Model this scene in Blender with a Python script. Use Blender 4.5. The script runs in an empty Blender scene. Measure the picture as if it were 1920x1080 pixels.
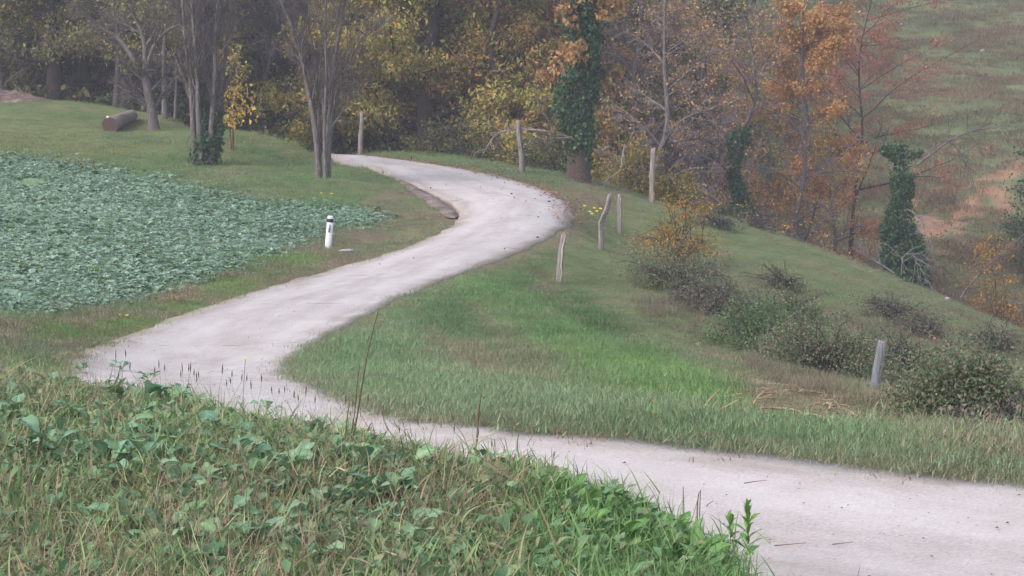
import bpy, math, random
import numpy as np
from mathutils import Vector, Euler

SC = bpy.context.scene
COL = SC.collection
RNG = np.random.default_rng(7)

# ------------------------------------------------------------------ camera
EYE = 1.7
LENS = 80.0
FPX = LENS / 36.0 * 1920.0
PITCH = math.atan(240.0 / FPX)
cam_d = bpy.data.cameras.new("camera")
cam = bpy.data.objects.new("camera", cam_d)
COL.objects.link(cam)
cam.location = (0, 0, EYE)
cam.rotation_euler = (math.pi / 2 - PITCH, 0, 0)
cam_d.lens = LENS
cam_d.sensor_width = 36
cam_d.clip_end = 2000
SC.camera = cam

# ------------------------------------------------------------------ daylight: bright overcast
SUN_EL, SUN_AZ = math.radians(42), math.radians(235)
world = bpy.data.worlds.new("World")
SC.world = world
world.use_nodes = True
wn = world.node_tree.nodes
sky = wn.new("ShaderNodeTexSky")
sky.sky_type = 'NISHITA'
sky.sun_disc = False
sky.sun_elevation = SUN_EL
sky.sun_rotation = SUN_AZ
sky.air_density = 1.0
sky.dust_density = 2.5
sky.ozone_density = 1.0
hsv = wn.new("ShaderNodeHueSaturation")
hsv.inputs['Saturation'].default_value = 0.72
bgn = wn["Background"]
bgn.inputs['Strength'].default_value = 0.12
world.node_tree.links.new(sky.outputs[0], hsv.inputs['Color'])
world.node_tree.links.new(hsv.outputs[0], bgn.inputs['Color'])
sun_d = bpy.data.lights.new("sun", 'SUN')
sun_d.energy = 0.9
sun_d.angle = math.radians(28)
sun_d.color = (1.0, 0.945, 0.97)
sun = bpy.data.objects.new("sun", sun_d)
COL.objects.link(sun)
sun.location = (-20, -20, 40)
# direction to the sun: sky rotation is clockwise from +Y
sd = Vector((math.sin(SUN_AZ) * math.cos(SUN_EL), math.cos(SUN_AZ) * math.cos(SUN_EL), math.sin(SUN_EL)))
sun.rotation_euler = sd.to_track_quat('Z', 'Y').to_euler()
vs = SC.view_settings
vs.view_transform = 'Standard'
vs.look = 'None'
vs.gamma = 1.0
vs.use_curve_mapping = False
vs.exposure = 1.25

# ------------------------------------------------------------------ helpers
def lin(c):
    c = np.asarray(c, float) / 255.0
    return np.where(c <= 0.04045, c / 12.92, ((c + 0.055) / 1.055) ** 2.4)

CP, SP = math.cos(PITCH), math.sin(PITCH)

def at(u, v, d):
    """world point seen at photo pixel (u, v) at distance d along Y"""
    a = (u - 960) / FPX
    b = (540 - v) / FPX
    y = CP + b * SP
    z = b * CP - SP
    return np.array([a * d / y, d, EYE + z * d / y])

def project(x, y, z):
    f = y * CP - (z - EYE) * SP
    up = y * SP + (z - EYE) * CP
    f = np.maximum(f, 0.05)
    return 960 + FPX * x / f, 540 - FPX * up / f

def tag(o, label=None, cat=None, group=None, kind=None):
    if label: o['label'] = label
    if cat: o['category'] = cat
    if group: o['group'] = group
    if kind: o['kind'] = kind
    return o

def empty(name, loc, label=None, cat=None, group=None, rz=0.0):
    o = bpy.data.objects.new(name, None)
    o.empty_display_size = 0.2
    o.location = tuple(float(c) for c in loc)
    o.rotation_euler = (0, 0, rz)
    COL.objects.link(o)
    return tag(o, label, cat, group)

def mesh_np(name, V, faces, nper, mat=None, col=None, smooth=False, uv=None):
    """V (n,3); faces flat index array; nper verts per face (int or array)"""
    me = bpy.data.meshes.new(name)
    V = np.ascontiguousarray(V, dtype=np.float32)
    faces = np.ascontiguousarray(faces, dtype=np.int32).ravel()
    if np.isscalar(nper):
        nf = len(faces) // nper
        tot = np.full(nf, nper, np.int32)
    else:
        tot = np.asarray(nper, np.int32); nf = len(tot)
    start = np.concatenate([[0], np.cumsum(tot)[:-1]]).astype(np.int32)
    me.vertices.add(len(V)); me.vertices.foreach_set('co', V.ravel())
    me.loops.add(len(faces)); me.loops.foreach_set('vertex_index', faces)
    me.polygons.add(nf)
    me.polygons.foreach_set('loop_start', start)
    try:
        me.polygons.foreach_set('loop_total', tot)
    except Exception:
        pass
    if smooth:
        me.polygons.foreach_set('use_smooth', np.ones(nf, bool))
    if col is not None:
        c = np.ones((len(V), 4), np.float32); c[:, :3] = col
        at_ = me.color_attributes.new('col', 'FLOAT_COLOR', 'POINT')
        at_.data.foreach_set('color', c.ravel())
    if uv is not None:
        uvl = me.uv_layers.new(name='UVMap')
        uvl.data.foreach_set('uv', np.asarray(uv, np.float32)[faces].ravel())
    me.update(calc_edges=True)
    if mat: me.materials.append(mat)
    return me

def link(name, me, parent=None, loc=None, rot=None):
    o = bpy.data.objects.new(name, me)
    COL.objects.link(o)
    if parent: o.parent = parent
    if loc is not None: o.location = tuple(float(c) for c in loc)
    if rot is not None: o.rotation_euler = rot
    return o

def nz(a):
    return a / np.maximum(np.linalg.norm(a, axis=-1, keepdims=True), 1e-9)

def tubes(P, R, sides=5):
    """P (M,n,3), R (M,n) -> V, quads"""
    M, n, _ = P.shape
    T = nz(np.gradient(P, axis=1))
    ov = nz(P[:, -1] - P[:, 0])
    ref = np.where(np.abs(ov[:, 2:3]) > 0.8, np.array([[1.0, 0.2, 0]]), np.array([[0.0, 0.1, 1.0]]))
    ref = np.repeat(ref[:, None, :], n, 1)
    U = nz(ref - (ref * T).sum(-1, keepdims=True) * T)
    W = np.cross(T, U)
    a = np.arange(sides) * 2 * math.pi / sides
    ring = P[:, :, None, :] + R[:, :, None, None] * (np.cos(a)[None, None, :, None] * U[:, :, None, :] + np.sin(a)[None, None, :, None] * W[:, :, None, :])
    V = ring.reshape(-1, 3)
    base = (np.arange(M)[:, None, None] * n + np.arange(n - 1)[None, :, None]) * sides
    k = np.arange(sides)[None, None, :]
    k2 = (k + 1) % sides
    F = np.stack([base + k, base + k2, base + sides + k2, base + sides + k], -1).reshape(-1, 4)
    return V, F

def merge(parts):
    """list of (V, F(quad/tri arrays same width)) -> V,F"""
    Vs, Fs, off = [], [], 0
    for V, F in parts:
        Vs.append(V); Fs.append(F + off); off += len(V)
    return np.concatenate(Vs), np.concatenate(Fs)

def resample(pts, n):
    pts = np.asarray(pts, float)
    # Catmull-Rom through points, then equal arc length
    p = np.vstack([2 * pts[0] - pts[1], pts, 2 * pts[-1] - pts[-2]])
    out = []
    for i in range(1, len(p) - 2):
        t = np.linspace(0, 1, 24, endpoint=False)[:, None]
        out.append(0.5 * (2 * p[i] + (p[i + 1] - p[i - 1]) * t + (2 * p[i - 1] - 5 * p[i] + 4 * p[i + 1] - p[i + 2]) * t ** 2 + (3 * p[i] - p[i - 1] - 3 * p[i + 1] + p[i + 2]) * t ** 3))
    out = np.vstack(out + [pts[-1:]])
    s = np.concatenate([[0], np.cumsum(np.linalg.norm(np.diff(out, axis=0), axis=1))])
    q = np.linspace(0, s[-1], n)
    return np.stack([np.interp(q, s, out[:, k]) for k in range(out.shape[1])], 1)

def vnoise(x, y, seed=0):
    """smooth value noise 0..1, vectorised"""
    xi = np.floor(x).astype(np.int64); yi = np.floor(y).astype(np.int64)
    fx = x - xi; fy = y - yi
    fx = fx * fx * (3 - 2 * fx); fy = fy * fy * (3 - 2 * fy)
    def h(a, b):
        n = (a * 374761393 + b * 668265263 + seed * 974711) & 0x7fffffff
        n = ((n ^ (n >> 13)) * 1274126177) & 0x7fffffff
        return ((n ^ (n >> 16)) & 0xffff) / 65535.0
    return (h(xi, yi) * (1 - fx) + h(xi + 1, yi) * fx) * (1 - fy) + (h(xi, yi + 1) * (1 - fx) + h(xi + 1, yi + 1) * fx) * fy

def fnoise(x, y, seed=0, octv=3):
    s = 0; a = 0.5; tot = 0
    for k in range(octv):
        s = s + a * vnoise(x * 2 ** k + 17.3 * k, y * 2 ** k - 9.1 * k, seed + k); tot += a; a *= 0.5
    return s / tot

def inpoly(u, v, poly):
    poly = np.asarray(poly, float)
    r = np.zeros(np.shape(u), bool)
    j = len(poly) - 1
    for i in range(len(poly)):
        xi, yi = poly[i]; xj, yj = poly[j]
        c = ((yi > v) != (yj > v)) & (u < (xj - xi) * (v - yi) / (yj - yi + 1e-12) + xi)
        r ^= c
        j = i
    return r

# ------------------------------------------------------------------ material helpers
def newmat(name):
    m = bpy.data.materials.new(name); m.use_nodes = True
    nt = m.node_tree
    b = nt.nodes["Principled BSDF"]
    b.inputs['Roughness'].default_value = 0.85
    b.inputs['Specular IOR Level'].default_value = 0.25
    return m, nt, b

def N(nt, t, **kw):
    n = nt.nodes.new(t)
    for k, v in kw.items(): setattr(n, k, v)
    return n

def noise_col(nt, scale, stops, detail=6, rough=0.6, coord='Object', stretch=None, dist=0.0):
    tc = N(nt, 'ShaderNodeTexCoord'); mp = N(nt, 'ShaderNodeMapping')
    nt.links.new(tc.outputs[coord], mp.inputs['Vector'])
    if stretch: mp.inputs['Scale'].default_value = stretch
    no = N(nt, 'ShaderNodeTexNoise')
    no.inputs['Scale'].default_value = scale; no.inputs['Detail'].default_value = detail
    no.inputs['Roughness'].default_value = rough; no.inputs['Distortion'].default_value = dist
    nt.links.new(mp.outputs[0], no.inputs['Vector'])
    r = N(nt, 'ShaderNodeValToRGB')
    els = r.color_ramp.elements
    while len(els) < len(stops): els.new(0.5)
    for e, (p, c) in zip(els, stops):
        e.position = p; cc = lin(c); e.color = (cc[0], cc[1], cc[2], 1)
    nt.links.new(no.outputs[0], r.inputs[0])
    return r, no

def bark_mat(name, stops, scale=6, stretch=(3, 3, 0.6), bump=0.6):
    m, nt, b = newmat(name)
    r, no = noise_col(nt, scale, stops, stretch=stretch, detail=8)
    nt.links.new(r.outputs[0], b.inputs['Base Color'])
    bp = N(nt, 'ShaderNodeBump'); bp.inputs['Strength'].default_value = bump; bp.inputs['Distance'].default_value = 0.02
    nt.links.new(no.outputs[0], bp.inputs['Height']); nt.links.new(bp.outputs[0], b.inputs['Normal'])
    b.inputs['Roughness'].default_value = 0.95
    return m

def leaf_mat(name, trans=0.3, instanced=False, rough=0.6):
    m, nt, b = newmat(name)
    b.inputs['Roughness'].default_value = rough
    a = N(nt, 'ShaderNodeAttribute'); a.attribute_name = 'col'
    out = a.outputs['Color']
    if instanced:
        t = N(nt, 'ShaderNodeAttribute'); t.attribute_name = 'tint'; t.attribute_type = 'INSTANCER'
        mx = N(nt, 'ShaderNodeMix', data_type='RGBA', blend_type='MULTIPLY')
        mx.inputs[0].default_value = 1
        nt.links.new(out, mx.inputs[6]); nt.links.new(t.outputs['Color'], mx.inputs[7])
        out = mx.outputs[2]
    hs = N(nt, 'ShaderNodeHueSaturation'); hs.inputs['Saturation'].default_value = 0.94; hs.inputs['Value'].default_value = 1.0
    nt.links.new(out, hs.inputs['Color']); out = hs.outputs[0]
    nt.links.new(out, b.inputs['Base Color'])
    tr = N(nt, 'ShaderNodeBsdfTranslucent'); nt.links.new(out, tr.inputs['Color'])
    ms = N(nt, 'ShaderNodeMixShader'); ms.inputs[0].default_value = trans
    nt.links.new(b.outputs[0], ms.inputs[1]); nt.links.new(tr.outputs[0], ms.inputs[2])
    nt.links.new(ms.outputs[0], nt.nodes['Material Output'].inputs['Surface'])
    return m

M_LEAF = leaf_mat('leaf', 0.3)
M_GRASS = leaf_mat('grass_blade', 0.25, True, 0.7)
M_CROPLEAF = leaf_mat('crop_leaf', 0.38, True, 0.7)
# ------------------------------------------------------------------ terrain model
# inner edge of the road: (x, y, z relative to the eye, road width)
def rel(u, v, d, w):
    p = at(u, v, d); return (p[0], d, p[2] - EYE, w)
RB = [(15, 1.5, -1.75, 8), (9, 8.2, -1.95, 7), (5.6, 12.1, -2.03, 5.4), (4.2, 13.45, -2.05, 4.25), (3.24, 14.4, -2.05, 3.75), (1.97, 15.6, -2.05, 3.45),
      (0.94, 16.6, -2.06, 3.15), (0.0, 17.6, -2.08, 2.9), (-1.09, 20.6, -2.30, 3.0), (-2.36, 28, -2.8, 3.3), rel(542, 690, 36, 3.6),
      rel(600, 640, 41, 3.8), rel(750, 560, 47, 3.5), rel(900, 500, 53, 3.25), rel(1000, 460, 57, 3.1), rel(1060, 425, 61, 3.1),
      rel(1075, 400, 64.5, 3.25), rel(1060, 378, 67, 3.5), rel(1020, 356, 70, 3.8), rel(960, 336, 73, 3.8), rel(860, 315, 77, 3.6),
      rel(760, 301, 81, 3.0), rel(690, 292, 84, 2.5), rel(615, 300, 88, 2.4), rel(500, 318, 94, 2.4)]
RB = resample(np.array(RB), 340)
tan = nz(np.gradient(RB[:, :2], axis=0))
for _ in range(6):
    tan[1:-1] = nz(tan[:-2] + 2 * tan[1:-1] + tan[2:])
nleft = np.stack([-tan[:, 1], tan[:, 0]], 1)
RA = RB.copy(); RA[:, :2] = RB[:, :2] + nleft * RB[:, 3:4]
RC = (RA + RB) / 2
S_ROAD = np.concatenate([[0], np.cumsum(np.linalg.norm(np.diff(RC[:, :2], axis=0), axis=1))])

def road_dist(x, y):
    """signed lateral offset beyond the road edge (negative: on the road), side (+1 = outer/left), station"""
    x = np.asarray(x, float); y = np.asarray(y, float)
    out = np.empty(x.shape); side = np.empty(x.shape); st = np.empty(x.shape, int)
    fx, fy = x.ravel(), y.ravel(); o = np.empty(len(fx)); sd_ = np.empty(len(fx)); ss = np.empty(len(fx), int)
    for a in range(0, len(fx), 20000):
        dx = fx[a:a + 20000, None] - RC[None, :, 0]; dy = fy[a:a + 20000, None] - RC[None, :, 1]
        d2 = dx * dx + dy * dy; k = d2.argmin(1)
        r = np.arange(len(k))
        latn = dx[r, k] * nleft[k, 0] + dy[r, k] * nleft[k, 1]
        dist = np.sqrt(d2[r, k])
        o[a:a + 20000] = np.where(np.abs(latn) > 0.3 * dist, dist, dist) - RC[k, 3] / 2
        sd_[a:a + 20000] = np.sign(latn); ss[a:a + 20000] = k
    return o.reshape(x.shape), sd_.reshape(x.shape), ss.reshape(x.shape)

CTRL = []
def cp(u, v, d): CTRL.append(at(u, v, d))
def cw(x, y, z): CTRL.append(np.array([x, y, EYE + z]))
for k in range(0, len(RB), 6):
    CTRL.append(np.array([RB[k, 0], RB[k, 1], EYE + RB[k, 2]]))
    CTRL.append(np.array([RA[k, 0], RA[k, 1], EYE + RA[k, 2]]))
    if RB[k, 1] < 21 and RB[k, 0] < 3.6:      # lip of the near bank
        q = RA[k, :2] + nleft[k] * 0.4
        cw(q[0], q[1], RA[k, 2] + 0.37)
        q = RA[k, :2] + nleft[k] * 1.0
        cw(q[0], q[1], -1.61 + 0.05 * np.clip((-1.5 - q[0]) / 1.5, 0, 1))
# near plateau (eye height above it)
for x, y in [(-6, 0), (0, 0), (-3, 4), (0, 7), (-6, 6), (-12, 6), (-3, 9.5), (-6, 12), (-12, 13), (-7, 16), (-11, 20), (-20, 10), (-20, 22)]:
    cw(x, y, -1.7 if y < 9 else -1.57)
cw(-8, 21, -1.85); cw(-8.5, 25, -2.35); cw(-8, 29, -2.8); cw(-12, 28, -2.5); cw(-20, 32, -2.3)
# left: verge, crop field, meadow
cp(0, 640, 36.5); cp(0, 605, 39); cp(0, 560, 42.5); cp(0, 430, 55); cp(0, 300, 72); cp(-300, 430, 55); cp(-300, 300, 72); cp(-300, 600, 39)
cp(220, 560, 46); cp(430, 500, 51); cp(300, 420, 57); cp(350, 345, 68); cp(540, 395, 64); cp(700, 418, 62.5); cp(612, 467, 57)
cp(0, 240, 82); cp(0, 192, 92); cp(250, 222, 87.5); cp(325, 224, 89); cp(200, 203, 92); cp(385, 312, 74); cp(607, 337, 69.5); cp(470, 250, 83); cp(285, 246, 83); cp(655, 294, 79); cp(610, 287, 79.5); cp(560, 275, 82)
cp(700, 345, 69); cp(770, 395, 65.2); cp(700, 312, 74.5); cp(530, 262, 85)
cp(-300, 190, 92); cp(-300, 240, 82)
# woodland floor on the left
cw(-30, 110, 3.0); cw(-15, 110, 2.0); cw(-4, 105, 0.5); cw(-30, 135, 5); cw(-14, 135, 4); cw(0, 130, 2.0); cw(-60, 110, 5); cw(-60, 60, 1)
# beyond the upper bend
cp(900, 300, 85); cp(980, 327, 74.5); cp(1085, 342, 76); cp(1150, 347, 78); cp(1224, 381, 74)
cp(1162, 441, 66); cp(1125, 470, 62.5); cp(1046, 531, 54); cp(1110, 395, 68); cp(1100, 420, 64)
# inner bank of the bend
cp(950, 520, 51.5); cp(1200, 560, 53); cp(1000, 600, 46); cp(1100, 640, 45.5); cp(950, 650, 41); cp(850, 600, 44.6); cp(700, 640, 39.3); cp(700, 700, 32); cp(960, 700, 33.5); cp(1200, 700, 34.5); cp(1305, 650, 41)
cp(1400, 720, 30); cp(1640, 746, 28); cp(1640, 800, 20); cp(1900, 850, 18.5); cp(1200, 790, 19.3); cp(960, 770, 20); cp(1500, 780, 22)
# hollow with the brambles
cp(1300, 590, 49); cp(1480, 700, 41); cp(1790, 805, 31); cp(1920, 815, 33); cp(2100, 860, 30)
# pasture mound and its crest
cp(1400, 480, 63); cp(1600, 560, 60); cp(1750, 640, 54); cp(1900, 700, 49); cp(2150, 780, 46)
cp(1250, 390, 76); cp(1330, 402, 76); cp(1400, 418, 75.5); cp(1550, 474, 74); cp(1700, 532, 72); cp(1850, 592, 70); cp(1930, 625, 69); cp(2150, 730, 66)
# valley behind the crest
cw(4, 88, -3.0); cw(8, 84, -4.2); cw(12, 82, -5.6); cw(17, 80, -7.2); cw(22, 78, -8.4); cw(6, 98, -4.2); cw(12, 95, -7.5); cw(20, 93, -9); cw(28, 90, -9.5); cw(35, 75, -9)
# far hillside
cp(1920, 640, 101); cp(1500, 470, 106); cp(1800, 400, 116); cp(1920, 380, 117); cp(1800, 200, 133); cp(1920, 200, 133); cp(1500, 200, 133); cp(1800, 0, 157); cp(1300, 0, 157); cp(2200, 0, 157); cp(2200, 300, 122)
cw(5, 115, -1.5)
for x in (-140, -70, 0, 70, 140):
    cw(x, 230, 27 + 4 * math.sin(x)); cw(x, 330, 46)
for x in (-140, 140):
    cw(x, 0, -2); cw(x, 80, 2); cw(x, 150, 10)
cw(0, -60, -2); cw(-100, -60, -2); cw(100, -60, -4); cw(40, 20, -4.5); cw(60, 50, -7); cw(20, 10, -2.6)
CTRL = np.array(CTRL)

class TPS:
    def __init__(s, P, lam=2e-5):
        s.c = P[:, :2] / 50.0
        n = len(P)
        K = s.phi(np.linalg.norm(s.c[:, None] - s.c[None], axis=-1)) + lam * np.eye(n)
        Q = np.hstack([np.ones((n, 1)), s.c])
        A = np.block([[K, Q], [Q.T, np.zeros((3, 3))]])
        s.w = np.linalg.solve(A, np.concatenate([P[:, 2], np.zeros(3)]))
    @staticmethod
    def phi(r):
        return r * r * np.log(np.maximum(r, 1e-9))
    def __call__(s, x, y):
        x = np.asarray(x, float); sh = x.shape
        q = np.stack([x.ravel(), np.asarray(y, float).ravel()], 1) / 50.0
        o = np.empty(len(q)); n = len(s.c)
        for a in range(0, len(q), 8000):
            p = q[a:a + 8000]
            r2 = ((p[:, None] - s.c[None]) ** 2).sum(-1)
            o[a:a + 8000] = (0.5 * r2 * np.log(np.maximum(r2, 1e-18))) @ s.w[:n] + s.w[n] + p @ s.w[n + 1:]
        return o.reshape(sh)
tps = TPS(CTRL)

def rough(x, y, rd):
    k = np.clip((rd - 0.1) / 1.0, 0, 1)
    far = np.clip((y - 95) / 20, 0, 1)
    return k * ((fnoise(x * 0.8, y * 0.8, 3) - 0.5) * 0.12 + (fnoise(x * 2.3, y * 2.3, 5, 2) - 0.5) * 0.05
                + far * ((fnoise(x * 0.22, y * 0.5, 8, 4) - 0.5) * 1.5))

def gz(x, y):
    x = np.asarray(x, float); y = np.asarray(y, float)
    rd, _, _ = road_dist(x, y)
    return tps(x, y) + rough(x, y, rd)

# fast lookup grid for the many scattered plants
GX = np.arange(-34, 46, 0.4); GY = np.arange(4, 170, 0.4)
_gx, _gy = np.meshgrid(GX, GY)
GH = gz(_gx, _gy)
def gq(x, y):
    x = np.asarray(x, float); y = np.asarray(y, float)
    i = np.clip((x - GX[0]) / 0.4, 0, len(GX) - 1.001); j = np.clip((y - GY[0]) / 0.4, 0, len(GY) - 1.001)
    i0 = i.astype(int); j0 = j.astype(int); fx = i - i0; fy = j - j0
    return (GH[j0, i0] * (1 - fx) + GH[j0, i0 + 1] * fx) * (1 - fy) + (GH[j0 + 1, i0] * (1 - fx) + GH[j0 + 1, i0 + 1] * fx) * fy

def hit(u, v, dmin=6.0, dmax=160.0):
    """ground point seen at photo pixel (u, v)"""
    d = np.arange(dmin, dmax, 0.1)
    a = (u - 960) / FPX; b = (540 - v) / FPX
    y = CP + b * SP; z = (b * CP - SP) / y
    X = a / y * d; Z = EYE + z * d
    below = Z < gq(X, d)
    k = int(np.argmax(below)) if below.any() else len(d) - 1
    return np.array([X[k], d[k], float(gq(X[k], d[k]))])

def ground_at(u, d):
    """ground point in photo column u at distance d"""
    x = (u - 960) / FPX * d
    return np.array([x, d, float(gq(x, d))])
# ------------------------------------------------------------------ what grows where (plan masks, drawn as outlines on the ground)
CROP = [(-900, 270), (0, 291), (130, 309), (330, 346), (480, 384), (640, 388), (706, 406), (690, 419), (600, 425), (570, 445), (480, 480), (400, 515), (240, 562), (60, 588), (-900, 640)]
DRYBAND = [(-500, 650), (0, 600), (240, 568), (420, 515), (560, 470), (660, 440), (760, 400), (850, 400), (835, 425), (660, 492), (440, 560), (200, 648), (0, 660), (-500, 700)]
LITTER = [(655, 425), (700, 350), (780, 355), (835, 400), (800, 430), (690, 470), (640, 460)]
DRYRIGHT = [(1370, 690), (1500, 715), (1640, 740), (1790, 800), (1930, 850), (2300, 900), (2300, 860), (1920, 870), (1700, 830), (1560, 800), (1400, 790), (1330, 740)]
BRIGHT = [(860, 520), (1000, 560), (1120, 630), (1260, 690), (1370, 740), (1360, 790), (1250, 790), (1100, 700), (980, 640), (880, 590)]
FARSOIL = [(1690, 345), (1760, 360), (1830, 335), (1890, 300), (1945, 310), (1940, 380), (1870, 410), (1810, 445), (1740, 465), (1695, 430), (1715, 390)]
TROD = [(1300, 755), (1390, 700), (1480, 725), (1560, 745), (1640, 765), (1720, 800), (1700, 822), (1560, 808), (1420, 800), (1310, 800)]
RUSSET = [(1010, 350), (1080, 345), (1160, 350), (1160, 400), (1080, 385), (1000, 470), (1090, 460), (1060, 410)]

def cover(x, y, z):
    u, v = project(x, y, z)
    rd, side, st = road_dist(x, y)
    w = 14 * (fnoise(x * 0.9, y * 0.9, 21) - 0.5) * 2
    uu, vv = u + w * 1.5, v + w * 0.6
    near = (y < 27) & (side > 0)
    mid = (y < 96) & ~near
    m = dict(u=u, v=v, rd=rd, side=side, near=near)
    m['crop'] = inpoly(uu, vv, CROP) & mid & (rd > 0.4)
    m['dry'] = (inpoly(uu, vv, DRYBAND) & (side > 0) | inpoly(uu, vv, DRYRIGHT) & (y < 40) | inpoly(uu, vv, RUSSET) & (y < 85)) & mid
    m['litter'] = inpoly(uu, vv, LITTER) & mid & (side > 0)
    m['bright'] = inpoly(u + w * 5 + 30 * (fnoise(x * 3, y * 3, 27) - 0.5), v + w * 2.5, BRIGHT) & mid & (side < 0)
    m['soil'] = inpoly(u + w * 4, v + w * 3, FARSOIL) & (y > 96) & (fnoise(x * 1.1, y * 0.7, 23) > 0.36)
    m['patch'] = np.zeros(np.shape(x), bool)
    for (pu, pv, pa, pb) in [(230, 612, 70, 18), (430, 542, 60, 18), (90, 625, 60, 14), (560, 490, 50, 12), (340, 575, 36, 10), (760, 440, 30, 7)]:
        m['patch'] |= (np.hypot((uu - pu) / pa, (vv - pv) / pb) < 1) & mid & (side > 0)
    m['trod'] = inpoly(uu, vv, TROD) & mid & (side < 0)
    m['drain'] = (side > 0) & (rd < 0.75) & (y > 63.0) & (y < 71.8) & mid
    # erosion lines running down the inner bank
    q = np.zeros(np.shape(x))
    for (a, b_) in [((885, 575), (962, 636)), ((800, 625), (905, 690)), ((905, 690), (1000, 750)), ((880, 640), (985, 712)), ((788, 648), (872, 702)), ((1010, 690), (1110, 755)), ((1005, 520), (1040, 545))]:
        ax, ay = a; bx, by = b_
        t = np.clip(((u - ax) * (bx - ax) + (v - ay) * (by - ay)) / ((bx - ax) ** 2 + (by - ay) ** 2), 0, 1)
        dd = np.hypot(u - ax - t * (bx - ax), v - ay - t * (by - ay)) + 6 * (fnoise(x * 3, y * 3, 31) - 0.5)
        q = np.maximum(q, np.clip(1.25 - dd / 16.0, 0, 1))
    m['ero'] = q * (mid & (side < 0))
    return m

def axis(a, b, step, lo, hi, g=1.13):
    c = list(np.arange(a, b + 1e-6, step)); s = step
    while c[-1] < hi: s *= g; c.append(c[-1] + s)
    s = step
    while c[0] > lo: s *= g; c.insert(0, c[0] - s)
    return np.array(c)

def sheet(name, xs, ys, mat):
    X, Y = np.meshgrid(xs, ys)
    rd, side, st = road_dist(X, Y)
    Z = tps(X, Y) + rough(X, Y, rd)
    Z = Z - 0.07 * np.clip(-(rd + 0.02) / 0.12, 0, 1)
    m = cover(X, Y, Z)
    Z = Z - 0.16 * m['ero'] - 0.05 * (m['drain'] & (rd > -0.05) & (rd < 0.42))
    V = np.stack([X, Y, Z], -1).reshape(-1, 3)
    n = len(xs); r, c = np.meshgrid(np.arange(len(ys) - 1), np.arange(n - 1), indexing='ij')
    i = (r * n + c).ravel()
    F = np.stack([i, i + 1, i + 1 + n, i + n], 1)
    # R dry straw, G bare soil, B lush
    col = np.zeros((V.shape[0], 3))
    edge = np.clip(1 - rd / 0.7, 0, 1) * (Y < 100)
    col[:, 0] = np.clip(m['dry'] * np.clip((fnoise(X * 0.8, Y * 0.8, 26) - 0.3) * 2.2, 0.1, 0.8) + edge * 0.5 + m['near'] * 0.5 + m['trod'] * 0.7, 0, 1).ravel()
    col[:, 1] = np.clip(m['litter'] * np.clip((fnoise(X * 1.4, Y * 1.4, 25) - 0.3) * 2.2, 0, 0.9) + m['ero'] + m['soil'] * 1.0 + edge * 0.4, 0, 1).ravel()
    col[:, 2] = np.clip(m['bright'] * 1.0 + m['crop'] * 0.9, 0, 1).ravel()
    me = mesh_np(name, V, F, 4, mat, col, smooth=True)
    return tag(link(name, me), kind='structure')

def ground_mat(name, green, dry, soil, lush, fine=5.0):
    m, nt, b = newmat(name)
    r1, n1 = noise_col(nt, 0.7, green, detail=10, rough=0.7)
    r2, n2 = noise_col(nt, fine, dry, detail=8, rough=0.7)
    r3, n3 = noise_col(nt, fine * 0.6, soil, detail=10, rough=0.7)
    r4, n4 = noise_col(nt, fine, lush, detail=6)
    a = N(nt, 'ShaderNodeAttribute'); a.attribute_name = 'col'
    sx = N(nt, 'ShaderNodeSeparateColor'); nt.links.new(a.outputs['Color'], sx.inputs[0])
    cur = r1.outputs[0]
    for ch, rr in ((0, r2), (2, r4), (1, r3)):
        mx = N(nt, 'ShaderNodeMix', data_type='RGBA')
        nt.links.new(sx.outputs[ch], mx.inputs[0]); nt.links.new(cur, mx.inputs[6]); nt.links.new(rr.outputs[0], mx.inputs[7])
        cur = mx.outputs[2]
    nt.links.new(cur, b.inputs['Base Color'])
    bp = N(nt, 'ShaderNodeBump'); bp.inputs['Strength'].default_value = 0.8; bp.inputs['Distance'].default_value = 0.06
    nt.links.new(n2.outputs[0], bp.inputs['Height']); nt.links.new(bp.outputs[0], b.inputs['Normal'])
    return m

M_GROUND = ground_mat('turf', [(0.3, (84, 90, 60)), (0.5, (104, 116, 72)), (0.7, (128, 124, 88))], [(0.3, (96, 82, 62)), (0.7, (140, 122, 96))],
                      [(0.3, (92, 76, 62)), (0.7, (134, 112, 94))], [(0.3, (116, 146, 112)), (0.7, (134, 162, 128))])
M_HILL = ground_mat('hill_turf', [(0.28, (104, 98, 76)), (0.42, (104, 114, 76)), (0.58, (116, 124, 86)), (0.72, (138, 126, 100))], [(0.3, (112, 92, 72)), (0.7, (150, 128, 100))],
                    [(0.3, (122, 96, 78)), (0.5, (166, 128, 100)), (0.7, (184, 150, 124))], [(0.3, (72, 100, 50)), (0.7, (92, 126, 62))], fine=1.6)
xs = axis(-21, 21, 0.3, -150, 150)
ys = axis(6, 96, 0.3, -60, 96)
ground = sheet('ground', xs, ys[ys <= 96.01], M_GROUND)
ys2 = axis(ys[ys <= 96.01][-1], 160, 0.6, 90, 330, 1.12)
ys2 = ys2[ys2 >= ys[ys <= 96.01][-1] - 1e-6]
hill = sheet('hillside', xs, ys2, M_HILL)

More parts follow.
